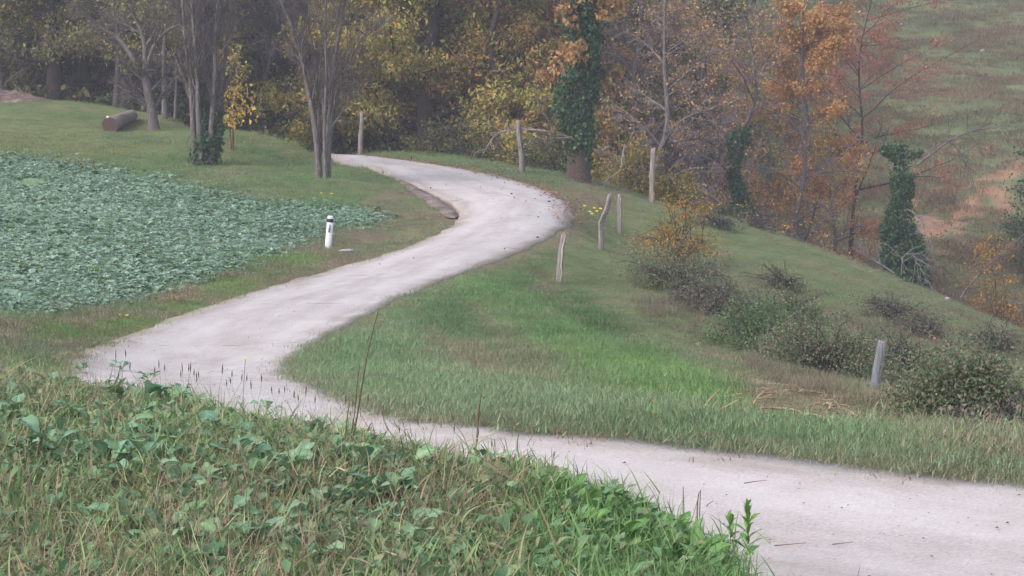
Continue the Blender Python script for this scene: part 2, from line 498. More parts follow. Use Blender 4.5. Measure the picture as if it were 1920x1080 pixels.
# ------------------------------------------------------------------ road
def road_mesh():
    K = 14
    idx = np.arange(0, len(RB))
    t = np.linspace(0, 1, K)
    jr = 0.10
    P = np.zeros((len(idx), K, 3)); uvs = np.zeros((len(idx), K, 2))
    ja = (fnoise(S_ROAD * 1.3, S_ROAD * 0, 41) - 0.5) * 2 * jr + (fnoise(S_ROAD * 5, S_ROAD * 0, 43) - 0.5) * 0.10
    jb = (fnoise(S_ROAD * 1.3, S_ROAD * 0 + 9, 42) - 0.5) * 2 * jr + (fnoise(S_ROAD * 5, S_ROAD * 0 + 9, 44) - 0.5) * 0.10
    A2 = RA[:, :2] + nleft * ja[:, None]; B2 = RB[:, :2] + nleft * jb[:, None]
    for k in range(K):
        q = B2 * (1 - t[k]) + A2 * t[k]
        P[:, k, :2] = q
        P[:, k, 2] = tps(q[:, 0], q[:, 1]) + 0.008 + 0.035 * math.sin(math.pi * t[k])
        uvs[:, k, 0] = t[k]; uvs[:, k, 1] = S_ROAD / 10.0
    # side skirts so that the slab has an edge
    lo_b = P[:, 0] - [0, 0, 0.08]; lo_a = P[:, -1] - [0, 0, 0.08]
    P = np.concatenate([lo_b[:, None], P, lo_a[:, None]], 1)
    uvs = np.concatenate([uvs[:, :1], uvs, uvs[:, -1:]], 1)
    n = K + 2
    r, c = np.meshgrid(np.arange(len(idx) - 1), np.arange(n - 1), indexing='ij')
    i = (r * n + c).ravel()
    F = np.stack([i, i + n, i + n + 1, i + 1], 1)
    return P.reshape(-1, 3), F, uvs.reshape(-1, 2)

def road_material():
    m, nt, b = newmat('pale_concrete')
    uv = N(nt, 'ShaderNodeUVMap')
    sep = N(nt, 'ShaderNodeSeparateXYZ'); nt.links.new(uv.outputs[0], sep.inputs[0])
    L = nt.links.new
    # streaks along the driving direction
    mp = N(nt, 'ShaderNodeMapping'); mp.inputs['Scale'].default_value = (5, 3.4, 1); L(uv.outputs[0], mp.inputs['Vector'])
    st = N(nt, 'ShaderNodeTexNoise'); st.inputs['Scale'].default_value = 1.4; st.inputs['Detail'].default_value = 8; st.inputs['Roughness'].default_value = 0.65
    L(mp.outputs[0], st.inputs['Vector'])
    rp = N(nt, 'ShaderNodeValToRGB'); e = rp.color_ramp.elements
    for p, c in ((0.25, (164, 154, 147)), (0.45, (184, 175, 170)), (0.6, (194, 186, 183)), (0.8, (205, 198, 196))):
        if p == 0.25: q = e[0]; q.position = p
        elif p == 0.8: q = e[1]; q.position = p
        else: q = e.new(p)
        cc = lin(c); q.color = (*cc, 1)
    L(st.outputs[0], rp.inputs[0])
    # fine chippings
    tc = N(nt, 'ShaderNodeTexCoord')
    fn = N(nt, 'ShaderNodeTexNoise'); fn.inputs['Scale'].default_value = 38; fn.inputs['Detail'].default_value = 6; fn.inputs['Roughness'].default_value = 0.75
    L(tc.outputs['Object'], fn.inputs['Vector'])
    fr = N(nt, 'ShaderNodeMapRange'); fr.inputs['From Min'].default_value = 0.25; fr.inputs['From Max'].default_value = 0.75
    fr.inputs['To Min'].default_value = 0.66; fr.inputs['To Max'].default_value = 1.28
    L(fn.outputs[0], fr.inputs['Value'])
    mx = N(nt, 'ShaderNodeMix', data_type='RGBA', blend_type='MULTIPLY'); mx.inputs[0].default_value = 1
    L(rp.outputs[0], mx.inputs[6]); L(fr.outputs[0], mx.inputs[7])
    # washed-in earth along both edges
    ed = N(nt, 'ShaderNodeMath', operation='PINGPONG'); ed.inputs[1].default_value = 0.5; L(sep.outputs[0], ed.inputs[0])
    en = N(nt, 'ShaderNodeTexNoise'); en.inputs['Scale'].default_value = 9; en.inputs['Detail'].default_value = 5; L(uv.outputs[0], en.inputs['Vector'])
    es = N(nt, 'ShaderNodeMath', operation='MULTIPLY_ADD'); es.inputs[1].default_value = 0.34; es.inputs[2].default_value = -0.13; L(en.outputs[0], es.inputs[0])
    ea = N(nt, 'ShaderNodeMath', operation='ADD'); L(ed.outputs[0], ea.inputs[0]); L(es.outputs[0], ea.inputs[1])
    er = N(nt, 'ShaderNodeMapRange'); er.inputs['From Min'].default_value = 0.03; er.inputs['From Max'].default_value = 0.17
    er.inputs['To Min'].default_value = 0.75; er.inputs['To Max'].default_value = 0.0
    L(ea.outputs[0], er.inputs['Value'])
    m2 = N(nt, 'ShaderNodeMix', data_type='RGBA'); L(er.outputs[0], m2.inputs[0]); L(mx.outputs[2], m2.inputs[6])
    m2.inputs[7].default_value = (*lin((146, 132, 118)), 1)
    # broken transverse joints
    sc_ = N(nt, 'ShaderNodeMath', operation='MULTIPLY'); sc_.inputs[1].default_value = 1.9; L(sep.outputs[1], sc_.inputs[0])
    jn = N(nt, 'ShaderNodeTexNoise'); jn.inputs['Scale'].default_value = 3; L(uv.outputs[0], jn.inputs['Vector'])
    jw = N(nt, 'ShaderNodeMath', operation='MULTIPLY_ADD'); jw.inputs[1].default_value = 0.03; L(jn.outputs[0], jw.inputs[0]); L(sc_.outputs[0], jw.inputs[2])
    fr2 = N(nt, 'ShaderNodeMath', operation='FRACT'); L(jw.outputs[0], fr2.inputs[0])
    lt = N(nt, 'ShaderNodeMath', operation='LESS_THAN'); lt.inputs[1].default_value = 0.014; L(fr2.outputs[0], lt.inputs[0])
    mp3 = N(nt, 'ShaderNodeMapping'); mp3.inputs['Scale'].default_value = (6, 0.7, 1); L(uv.outputs[0], mp3.inputs['Vector'])
    jm = N(nt, 'ShaderNodeTexNoise'); jm.inputs['Scale'].default_value = 1.3; jm.inputs['Detail'].default_value = 4; L(mp3.outputs[0], jm.inputs['Vector'])
    gt = N(nt, 'ShaderNodeMapRange'); gt.inputs['From Min'].default_value = 0.5; gt.inputs['From Max'].default_value = 0.6; gt.inputs['To Max'].default_value = 0.6; L(jm.outputs[0], gt.inputs['Value'])
    jj = N(nt, 'ShaderNodeMath', operation='MULTIPLY'); L(lt.outputs[0], jj.inputs[0]); L(gt.outputs[0], jj.inputs[1])
    m3 = N(nt, 'ShaderNodeMix', data_type='RGBA'); L(jj.outputs[0], m3.inputs[0]); L(m2.outputs[2], m3.inputs[6]); m3.inputs[7].default_value = (*lin((84, 74, 66)), 1)
    # pale wheel tracks and washed patches
    wt = N(nt, 'ShaderNodeMath', operation='PINGPONG'); wt.inputs[1].default_value = 0.5; L(sep.outputs[0], wt.inputs[0])
    w2 = N(nt, 'ShaderNodeMath', operation='SUBTRACT'); w2.inputs[1].default_value = 0.24; L(wt.outputs[0], w2.inputs[0])
    w3 = N(nt, 'ShaderNodeMath', operation='ABSOLUTE'); L(w2.outputs[0], w3.inputs[0])
    w4 = N(nt, 'ShaderNodeMapRange'); w4.inputs['From Min'].default_value = 0.12; w4.inputs['From Max'].default_value = 0.03; w4.inputs['To Min'].default_value = 0.0; w4.inputs['To Max'].default_value = 0.55
    L(w3.outputs[0], w4.inputs['Value'])
    bn = N(nt, 'ShaderNodeTexNoise'); bn.inputs['Scale'].default_value = 0.9; bn.inputs['Detail'].default_value = 7; bn.inputs['Roughness'].default_value = 0.65; L(tc.outputs['Object'], bn.inputs['Vector'])
    wm = N(nt, 'ShaderNodeMath', operation='MULTIPLY'); L(w4.outputs[0], wm.inputs[0]); L(bn.outputs[0], wm.inputs[1])
    m4 = N(nt, 'ShaderNodeMix', data_type='RGBA'); L(wm.outputs[0], m4.inputs[0]); L(m3.outputs[2], m4.inputs[6]); m4.inputs[7].default_value = (*lin((212, 206, 205)), 1)
    bd = N(nt, 'ShaderNodeMapRange'); bd.inputs['From Min'].default_value = 0.5; bd.inputs['From Max'].default_value = 0.72; bd.inputs['To Max'].default_value = 0.5; L(bn.outputs[0], bd.inputs['Value'])
    m5 = N(nt, 'ShaderNodeMix', data_type='RGBA'); L(bd.outputs[0], m5.inputs[0]); L(m4.outputs[2], m5.inputs[6]); m5.inputs[7].default_value = (*lin((158, 145, 134)), 1)
    # dark specks of grit
    vo = N(nt, 'ShaderNodeTexVoronoi'); vo.inputs['Scale'].default_value = 9; L(tc.outputs['Object'], vo.inputs['Vector'])
    vl = N(nt, 'ShaderNodeMath', operation='LESS_THAN'); vl.inputs[1].default_value = 0.10; L(vo.outputs['Distance'], vl.inputs[0])
    vs_ = N(nt, 'ShaderNodeSeparateColor'); L(vo.outputs['Color'], vs_.inputs[0])
    vg_ = N(nt, 'ShaderNodeMath', operation='GREATER_THAN'); vg_.inputs[1].default_value = 0.72; L(vs_.outputs[0], vg_.inputs[0])
    vm = N(nt, 'ShaderNodeMath', operation='MULTIPLY'); L(vl.outputs[0], vm.inputs[0]); L(vg_.outputs[0], vm.inputs[1])
    vk = N(nt, 'ShaderNodeMath', operation='MULTIPLY'); vk.inputs[1].default_value = 0.6; L(vm.outputs[0], vk.inputs[0])
    m6 = N(nt, 'ShaderNodeMix', data_type='RGBA'); L(vk.outputs[0], m6.inputs[0]); L(m5.outputs[2], m6.inputs[6]); m6.inputs[7].default_value = (*lin((120, 108, 100)), 1)
    L(m6.outputs[2], b.inputs['Base Color'])
    bp = N(nt, 'ShaderNodeBump'); bp.inputs['Strength'].default_value = 0.35; bp.inputs['Distance'].default_value = 0.02
    L(fn.outputs[0], bp.inputs['Height']); L(bp.outputs[0], b.inputs['Normal'])
    b.inputs['Roughness'].default_value = 0.9
    return m
V, F, U = road_mesh()
road = tag(link('road', mesh_np('road', V, F, 4, road_material(), smooth=True, uv=U)), kind='structure')
# ------------------------------------------------------------------ grass and crop, scattered as instances
PROTO = bpy.data.collections.new('plant_sources')      # never linked to the scene

def blades(rng, n, spread, h, w, lean=0.5, seg=2, cols=None, curl=0.6, jit=0.25):
    """tuft of n bent blades: V, tris, col"""
    b = rng.normal(0, 1, (n, 2)) * spread * 0.5
    az = rng.uniform(0, 2 * math.pi, n)
    L = h * rng.uniform(0.45, 1.1, n)
    le = lean * rng.uniform(0.1, 1, n)
    W = w * rng.uniform(0.7, 1.3, n)
    t = np.linspace(0, 1, seg + 1)
    ang = le[:, None] + curl * rng.uniform(0.2, 1.4, n)[:, None] * t[None, :] ** 1.3
    ds = L[:, None] / seg
    hx = np.concatenate([np.zeros((n, 1)), np.cumsum(np.sin(ang[:, :-1]) * ds, 1)], 1)
    hz = np.concatenate([np.zeros((n, 1)), np.cumsum(np.cos(ang[:, :-1]) * ds, 1)], 1)
    cx = b[:, 0:1] + hx * np.cos(az)[:, None]; cy = b[:, 1:2] + hx * np.sin(az)[:, None]
    face = az + math.pi / 2 + rng.normal(0, 0.5, n)
    wx = np.cos(face)[:, None] * W[:, None] / 2 * (1 - t[None, :] * 0.75); wy = np.sin(face)[:, None] * W[:, None] / 2 * (1 - t[None, :] * 0.75)
    Lft = np.stack([cx - wx, cy - wy, hz], -1)[:, :-1]; Rgt = np.stack([cx + wx, cy + wy, hz], -1)[:, :-1]
    tip = np.stack([cx, cy, hz], -1)[:, -1:]
    V = np.concatenate([Lft, Rgt, tip], 1)          # n, 2seg+1
    m = 2 * seg + 1
    f = []
    for k in range(seg - 1):
        f += [[k, seg + k, seg + k + 1], [k, seg + k + 1, k + 1]]
    f += [[seg - 1, 2 * seg - 1, 2 * seg]]
    F = (np.array(f)[None] + (np.arange(n) * m)[:, None, None]).reshape(-1, 3)
    cols = np.array([lin(c) for c in cols])
    c = cols[rng.integers(0, len(cols), n)] * rng.uniform(1 - jit, 1 + jit, (n, 1))
    return V.reshape(-1, 3), F, np.repeat(c, m, 0)

def proto(name, parts, mat):
    Vs, Fs, Cs, off = [], [], [], 0
    for V, F, C in parts:
        Vs.append(V); Fs.append(F + off); Cs.append(C); off += len(V)
    o = bpy.data.objects.new(name, mesh_np(name, np.concatenate(Vs), np.concatenate(Fs), 3, mat, np.concatenate(Cs)))
    return o

def source_set(name, objs):
    c = bpy.data.collections.new(name)
    for k, o in enumerate(objs):
        o.name = '%s.%03d' % (name, k); c.objects.link(o)
    return c

def gn_group(coll):
    g = bpy.data.node_groups.new(coll.name + '_scatter', 'GeometryNodeTree')
    g.interface.new_socket('Geometry', in_out='INPUT', socket_type='NodeSocketGeometry')
    g.interface.new_socket('Geometry', in_out='OUTPUT', socket_type='NodeSocketGeometry')
    n = g.nodes
    gi = n.new('NodeGroupInput'); go = n.new('NodeGroupOutput')
    ci = n.new('GeometryNodeCollectionInfo'); ci.inputs['Collection'].default_value = coll
    ci.inputs['Separate Children'].default_value = True; ci.inputs['Reset Children'].default_value = True
    ip = n.new('GeometryNodeInstanceOnPoints'); ip.inputs['Pick Instance'].default_value = True
    def na(nm, ty):
        a = n.new('GeometryNodeInputNamedAttribute'); a.data_type = ty; a.inputs['Name'].default_value = nm; return a.outputs['Attribute']
    e2r = n.new('FunctionNodeEulerToRotation')
    L = g.links.new
    L(gi.outputs[0], ip.inputs['Points']); L(ci.outputs[0], ip.inputs['Instance'])
    L(na('idx', 'INT'), ip.inputs['Instance Index']); L(na('rot', 'FLOAT_VECTOR'), e2r.inputs[0]); L(e2r.outputs[0], ip.inputs['Rotation'])
    L(na('scl', 'FLOAT_VECTOR'), ip.inputs['Scale']); L(ip.outputs[0], go.inputs[0])
    return g

def scatter(name, P, coll, scl, tint, label, cat, tilt=0.12, rng=RNG, idx=None):
    n = len(P)
    me = bpy.data.meshes.new(name)
    me.vertices.add(n); me.vertices.foreach_set('co', np.asarray(P, np.float32).ravel())
    rot = np.stack([rng.normal(0, tilt, n), rng.normal(0, tilt, n), rng.uniform(0, 6.283, n)], 1)
    if np.ndim(scl) == 1: scl = np.repeat(np.asarray(scl)[:, None], 3, 1)
    def put(nm, ty, key, arr):
        a = me.attributes.new(nm, ty, 'POINT'); a.data.foreach_set(key, arr.ravel())
    put('rot', 'FLOAT_VECTOR', 'vector', rot.astype(np.float32))
    put('scl', 'FLOAT_VECTOR', 'vector', np.asarray(scl, np.float32))
    k = len(coll.objects)
    put('idx', 'INT', 'value', (rng.integers(0, k, n) if idx is None else idx).astype(np.int32))
    t4 = np.ones((n, 4), np.float32); t4[:, :3] = tint
    put('tint', 'FLOAT_COLOR', 'color', t4)
    o = link(name, me)
    md = o.modifiers.new('scatter', 'NODES'); md.node_group = gn_group(coll)
    return tag(o, label, cat, kind='stuff')

WHITE = [(255, 255, 255)]
def grass_protos(name, k, n, spread, h, w, seg=2, lean=0.5, curl=0.6, cols=WHITE, jit=0.2, seed=0):
    r = np.random.default_rng(100 + seed)
    return source_set(name, [proto('p', [blades(r, n, spread, h, w, lean, seg, cols, curl, jit)], M_GRASS) for _ in range(k)])

C_TURF = grass_protos('turf_tuft', 5, 64, 0.36, 0.08, 0.008, seg=2, lean=0.95, seed=1)
C_MEADOW = grass_protos('meadow_tuft', 6, 120, 0.44, 0.115, 0.006, seg=2, lean=1.0, curl=1.2, seed=2)
C_TALL = grass_protos('tall_tuft', 4, 42, 0.30, 0.42, 0.012, seg=3, lean=0.3, curl=0.8, seed=3)
C_HILLT = grass_protos('hill_tuft', 4, 70, 0.9, 0.26, 0.035, seg=2, lean=0.7, curl=0.9, seed=4)

def lerp(a, b, t): return a * (1 - t)[:, None] + b * t[:, None]
def sample_plan(rng, n, d0, d1, p=1.0, spread=1.22, u0=-140, u1=2060):
    """points in the wedge the place is looked at from, denser nearby"""
    q = rng.uniform(0, 1, n)
    d = (d0 ** (1 - p) + q * (d1 ** (1 - p) - d0 ** (1 - p))) ** (1 / (1 - p)) if p != 1 else d0 * (d1 / d0) ** q
    u = rng.uniform(u0, u1, n)
    return (u - 960) / FPX * d, d

G_LUSH, G_MID, G_DULL, G_DRY, G_BROWN = lin((112, 146, 88)), lin((122, 140, 94)), lin((130, 140, 106)), lin((174, 154, 126)), lin((150, 126, 108))
G_BRIGHT = lin((122, 160, 82)); G_BLUE = lin((96, 128, 84))

def turf():
    rng = np.random.default_rng(11)
    x, y = sample_plan(rng, 125000, 13.5, 93, p=0.75)
    z = gq(x, y); m = cover(x, y, z)
    n1 = fnoise(x * 0.35, y * 0.35, 51); n2 = fnoise(x * 1.1, y * 1.1, 52); n3 = fnoise(x * 0.12, y * 0.12, 53)
    keep = (m['rd'] > -0.12 + 0.30 * n2) & ~m['near']
    keep &= ~(m['crop'] & (rng.uniform(0, 1, len(x)) < 0.80))
    keep &= ~(m['litter'] & (rng.uniform(0, 1, len(x)) < 0.35 + 0.55 * (n2 > 0.48)))
    keep &= rng.uniform(0, 1, len(x)) > np.clip(m['ero'] * 1.1 - 0.2, 0, 0.85)
    keep &= ~(m['trod'] & (rng.uniform(0, 1, len(x)) < 0.55)) & ~(m['drain'] & (m['rd'] < 0.4))
    keep &= ~(m['dry'] & (n2 > 0.62) & (rng.uniform(0, 1, len(x)) < 0.6))
    dr = np.abs(m['rd'])
    x, y, z, n1, n2, n3 = [a[keep] for a in (x, y, z, n1, n2, n3)]
    mm = {k: v[keep] for k, v in m.items()}
    t = lerp(np.repeat(G_LUSH[None], len(x), 0), np.repeat(G_DULL[None], len(x), 0), np.clip((n1 - 0.35) * 2.6, 0, 1))
    right = mm['side'] < 0
    # the pasture mound beyond the posts is grazed short and olive
    past = right & (mm['v'] < 720) & (mm['u'] > np.where(mm['v'] < 500, 1040, 1010 + (mm['v'] - 500) * 1.45) + 60 * (n1 - 0.5))
    t = np.where(past[:, None], lerp(np.repeat(G_MID[None], len(x), 0), np.repeat(G_DULL[None], len(x), 0), np.clip(n2 * 1.2, 0, 1)), t)
    # verge beside the road: paler and bluer, bank's shading put into the colour
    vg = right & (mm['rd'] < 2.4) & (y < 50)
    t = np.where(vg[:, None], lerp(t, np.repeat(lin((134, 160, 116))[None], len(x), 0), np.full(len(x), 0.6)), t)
    t = np.where(mm['bright'][:, None], lerp(np.repeat(G_BRIGHT[None], len(x), 0), np.repeat(G_LUSH[None], len(x), 0), np.clip((n2 - 0.3) * 2.5, 0, 1)), t)
    # upper meadow: patches of yellowed grass
    up = ~right & (mm['v'] < 345) & ~mm['dry']
    t = np.where((up & (n3 + 0.5 * n1 > 0.83))[:, None], lerp(t, np.repeat(lin((140, 150, 88))[None], len(x), 0), np.full(len(x), 0.6)), t)
    dryk = np.where(mm['dry'], np.clip(0.15 + (n2 - 0.42) * 3.0, 0, 0.9), 0)
    dryk = np.maximum(dryk, np.clip(1 - mm['rd'] / 0.5, 0, 1) * 0.6 * (rng.uniform(0, 1, len(x)) < 0.7))
    dryk = np.maximum(dryk, np.clip(mm['ero'] * 1.0, 0, 0.8))
    er = right & (y > 26) & (y < 56) & ~past & ~mm['bright']
    dryk = np.maximum(dryk, er * np.clip((fnoise(x * 1.5 + y * 0.2, y * 0.07, 58) - 0.55) * 4, 0, 0.5))
    dryk = np.maximum(dryk, past * np.clip((n2 - 0.5) * 2.2, 0, 0.5))
    dryk = np.maximum(dryk, mm['litter'] * np.clip((n2 - 0.35) * 3.0, 0.05, 0.8)); dryk = np.maximum(dryk, mm['trod'] * (rng.uniform(0, 1, len(x)) < 0.55) * 0.8)
    dryk = np.maximum(dryk, (rng.uniform(0, 1, len(x)) < 0.10) * 0.8)
    dcol = lerp(np.repeat(G_DRY[None], len(x), 0), np.repeat(G_BROWN[None], len(x), 0), rng.uniform(0, 1, len(x)))
    dryk = np.where(mm['patch'], dryk * 0.15, dryk)
    t = np.where(mm['patch'][:, None], G_BRIGHT * 0.95, t)
    # high on the bank under the road, shade painted into the grass colour
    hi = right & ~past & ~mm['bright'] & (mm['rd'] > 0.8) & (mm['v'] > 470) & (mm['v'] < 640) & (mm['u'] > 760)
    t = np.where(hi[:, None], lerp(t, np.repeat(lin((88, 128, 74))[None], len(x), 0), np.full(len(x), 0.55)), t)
    t = lerp(t, dcol, dryk)
    t = t * rng.uniform(0.72, 1.25, (len(x), 1)) * (0.8 + 0.4 * fnoise(x * 2.2, y * 2.2, 57))[:, None]
    s = rng.uniform(0.6, 1.15, len(x)) * (0.65 + 0.8 * n2)
    s = np.where(past, s * 0.6, s); s = np.where(mm['v'] < 250, s * 0.7, s)
    verge = right & (mm['v'] > 560) & (mm['rd'] < 2.2)
    bank = right & ~past & (mm['v'] > 430)
    s = np.where(mm['trod'], s * 0.55, s) * (1 - 0.5 * mm['ero'])
    s2 = np.where(bank & ~mm['trod'] & (rng.uniform(0, 1, len(x)) < 0.8), 1, 0) | (mm['dry'] & (rng.uniform(0, 1, len(x)) < 0.6))
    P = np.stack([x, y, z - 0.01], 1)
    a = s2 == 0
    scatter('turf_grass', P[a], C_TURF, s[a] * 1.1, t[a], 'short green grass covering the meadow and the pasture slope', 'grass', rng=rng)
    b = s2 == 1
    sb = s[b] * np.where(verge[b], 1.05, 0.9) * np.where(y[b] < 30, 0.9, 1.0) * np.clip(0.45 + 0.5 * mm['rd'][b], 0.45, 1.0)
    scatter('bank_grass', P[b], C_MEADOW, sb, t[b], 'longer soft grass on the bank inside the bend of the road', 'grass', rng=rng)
    # tall straw-coloured grass
    x, y = sample_plan(rng, 26000, 17, 88, p=0.6)
    z = gq(x, y); m = cover(x, y, z)
    k = m['dry'] & ~m['trod'] & (m['rd'] > 0.25) & (rng.uniform(0, 1, len(x)) < np.where(m['side'] > 0, 0.16, 0.5))
    fr = (m['side'] < 0) & (y > 60) & (y < 90) & (m['rd'] > 0.5) & (m['rd'] < 2.2)
    pp = hit(1637, 746)
    k &= np.hypot(x - pp[0], (y - pp[1] + 1.0) * 0.5) > 0.7
    k |= fr & (rng.uniform(0, 1, len(x)) < 0.25)
    x, y, z = x[k], y[k], z[k]
    t = lerp(np.repeat(G_DRY[None], len(x), 0), np.repeat(lin((126, 100, 78))[None], len(x), 0), rng.uniform(0, 1, len(x))) * rng.uniform(0.75, 1.2, (len(x), 1))
    t = np.where((rng.uniform(0, 1, len(x)) < 0.3)[:, None], G_DULL * 0.9, t)
    scatter('dry_grass', np.stack([x, y, z - 0.02], 1), C_TALL, rng.uniform(0.25, 0.8, len(x)) * np.where(y < 34, 0.5, 0.7), t, 'tall dry straw-coloured grass along the verges', 'dry grass', rng=rng)
    # rank growth round the brambles
    x, y = sample_plan(rng, 16000, 24, 74, p=0.6, u0=1100, u1=2100)
    z = gq(x, y); m = cover(x, y, z)
    bz = [(1180, 560), (1300, 560), (1420, 620), (1640, 690), (1760, 700), (1960, 800), (1960, 860), (1760, 830), (1600, 770), (1450, 720), (1330, 640), (1200, 600)]
    bz2 = [(1390, 500), (1530, 520), (1640, 560), (1760, 570), (1960, 650), (1960, 720), (1720, 690), (1560, 640), (1400, 560)]
    pn = fnoise(x * 0.6, y * 0.6, 59)
    k = ((inpoly(m['u'], m['v'], bz) & (pn > 0.36)) | (inpoly(m['u'], m['v'], bz2) & (pn > 0.52))) & (m['side'] < 0)
    pp = hit(1637, 746); k &= np.hypot(x - pp[0], (y - pp[1] + 1.0) * 0.5) > 0.7
    x, y, z = x[k], y[k], z[k]
    t = lerp(np.repeat(lin((120, 128, 96))[None], len(x), 0), np.repeat(lin((148, 126, 108))[None], len(x), 0), np.clip(rng.normal(0.45, 0.35, len(x)), 0, 1)) * rng.uniform(0.75, 1.15, (len(x), 1))
    scatter('rough_herbage', np.stack([x, y, z - 0.02], 1), C_TALL, rng.uniform(0.25, 0.65, len(x)), t, 'rank olive and brown herbage growing round the brambles', 'weeds', rng=rng, tilt=0.3)
    # far hillside
    n = 26000
    u = rng.uniform(900, 2300, n); d = rng.uniform(92, 175, n); x = (u - 960) / FPX * d; y = d; z = gq(x, np.minimum(y, 169))
    ok = y < 168; x, y, z = x[ok], y[ok], z[ok]
    m = cover(x, y, z)
    n1 = fnoise(x * 0.10 + y * 0.05, y * 0.14, 61); n2 = fnoise(x * 0.45 + y * 0.2, y * 0.4, 62)
    k = ~(m['soil'] & (rng.uniform(0, 1, len(x)) < 0.93)) & (n2 + rng.uniform(-0.3, 0.3, len(x)) > 0.25)
    x, y, z, n1, n2 = x[k], y[k], z[k], n1[k], n2[k]
    low = np.clip((150 - y) / 45, 0, 1)
    t = lerp(np.repeat(lin((114, 120, 80))[None], len(x), 0), np.repeat(lin((150, 124, 96))[None], len(x), 0), np.clip((n1 - 0.34) * 2.6 + low * 0.45 + (n2 - 0.5) * 0.8, 0, 1))
    t = t * rng.uniform(0.7, 1.25, (len(x), 1))
    scatter('hillside_grass', np.stack([x, y, z - 0.03], 1), C_HILLT, rng.uniform(0.5, 1.2, len(x)) * (0.5 + n2), t, 'rough olive and brown grass on the far hillside', 'grass', rng=rng)
turf()

# ---- crop: low blue-green rosettes
def leaf_blade(L, W, az, el, droop, z0, seg=3, r0=0.0, fold=0.25, lobes=0.0):
    """one broad leaf: V (2*seg+... ,3), tris"""
    t = np.linspace(0, 1, seg + 1)
    w = W / 2 * np.sin(np.pi * np.clip(t * 0.86 + 0.10, 0, 1)) ** 0.7
    if lobes: w = w * (1 + lobes * np.cos(t * 14))
    ang = el - droop * t
    hx = r0 + np.concatenate([[0], np.cumsum(np.cos(ang[:-1]) * L / seg)]); hz = z0 + np.concatenate([[0], np.cumsum(np.sin(ang[:-1]) * L / seg)])
    c, s = math.cos(az), math.sin(az)
    mid = np.stack([hx * c, hx * s, hz], 1)
    lf = np.stack([hx * c - w * s, hx * s + w * c, hz + fold * w], 1); rt = np.stack([hx * c + w * s, hx * s - w * c, hz + fold * w], 1)
    V = np.concatenate([mid, lf, rt]); n = seg + 1
    f = []
    for k in range(seg):
        f += [[k, k + 1, n + k + 1], [k, n + k + 1, n + k], [k, 2 * n + k + 1, k + 1], [k, 2 * n + k, 2 * n + k + 1]]
    return V, np.array(f)

def rosette(rng, n, L, W, col, el=(0.05, 0.75), jit=0.14, seg=2):
    parts = []
    for k in range(n):
        l = L * rng.uniform(0.6, 1.15)
        V, F = leaf_blade(l, W * l / L, rng.uniform(0, 6.28), rng.uniform(*el), rng.uniform(0.4, 1.4), rng.uniform(0.0, 0.06), seg)
        parts.append((V, F, np.repeat(lin(col)[None] * rng.uniform(1 - jit, 1 + jit), len(V), 0)))
    return parts
def crop():
    rng = np.random.default_rng(21)
    cs = source_set('crop_rosette', [proto('p', rosette(rng, 10, 0.066, 0.05, (255, 255, 255), jit=0.3), M_CROPLEAF) for _ in range(6)])
    x, y = sample_plan(rng, 250000, 36, 76, p=0.5, u0=-200, u1=760)
    z = gq(x, y); m = cover(x, y, z)
    n2 = fnoise(x * 0.7, y * 0.7, 71)
    bald = np.hypot((m['u'] - 60) / 26, (m['v'] - 342) / 9) < 1
    ragged = inpoly(m['u'] + 26 * rng.normal(0, 1, len(x)), m['v'] + 7 * rng.normal(0, 1, len(x)), CROP) & (m['side'] > 0) & (m['rd'] > 0.8) & (y > 30)
    k = ragged & (rng.uniform(0, 1, len(x)) < 0.5 + 0.7 * n2) & ~bald
    x, y, z, n2 = x[k], y[k], z[k], n2[k]
    t = lerp(np.repeat(lin((142, 174, 146))[None], len(x), 0), np.repeat(lin((178, 204, 180))[None], len(x), 0), np.clip(rng.normal(0.45, 0.22, len(x)) + (fnoise(x * 0.25, y * 0.25, 73) - 0.5) * 0.8, 0, 1))
    t = np.where((rng.uniform(0, 1, len(x)) < 0.12)[:, None], lin((104, 128, 70)), t)
    scatter('rape_crop', np.stack([x, y, z - 0.02], 1), cs, rng.gamma(9, 0.105, len(x)), t, 'blue-green leafy crop filling the field beside the road', 'crop', rng=rng, tilt=0.2)
crop()
# ------------------------------------------------------------------ trees
BK_GREY = bark_mat('grey_bark', [(0.3, (74, 68, 66)), (0.55, (112, 104, 102)), (0.75, (158, 150, 150))], scale=7)
BK_DARK = bark_mat('dark_bark', [(0.3, (52, 46, 42)), (0.6, (82, 74, 68)), (0.8, (112, 104, 98))], scale=6)
BK_RED = bark_mat('red_brown_bark', [(0.3, (74, 50, 40)), (0.55, (122, 84, 66)), (0.75, (150, 116, 98))], scale=5)
BK_PALE = bark_mat('pale_dead_wood', [(0.3, (116, 108, 106)), (0.6, (160, 152, 152)), (0.8, (190, 184, 184))], scale=9)
BK_SHAG = bark_mat('shaggy_bark', [(0.35, (52, 42, 38)), (0.5, (92, 76, 68)), (0.66, (142, 124, 112))], scale=22, stretch=(4, 4, 0.35), bump=1.0)
TWIG = bark_mat('twig_bark', [(0.3, (84, 76, 74)), (0.6, (112, 103, 103)), (0.8, (146, 137, 138))], scale=12, bump=0.2)
TWIG_L = bark_mat('pale_twig', [(0.3, (108, 98, 100)), (0.6, (138, 128, 133)), (0.8, (178, 168, 174))], scale=12, bump=0.2)
TWIG_D = bark_mat('dark_twig', [(0.3, (62, 54, 52)), (0.7, (96, 88, 86))], scale=12, bump=0.2)

def march(rng, p, d, L, n, wig, grav):
    """p,d (M,3), L (M,) -> P (M,n+1,3)"""
    P = [p]; d = nz(d)
    g = np.array([0, 0, 1.0]) * grav
    for k in range(n):
        d = nz(d + rng.normal(0, wig, d.shape) + g)
        p = p + d * (L / n)[:, None]
        P.append(p)
    return np.stack(P, 1)

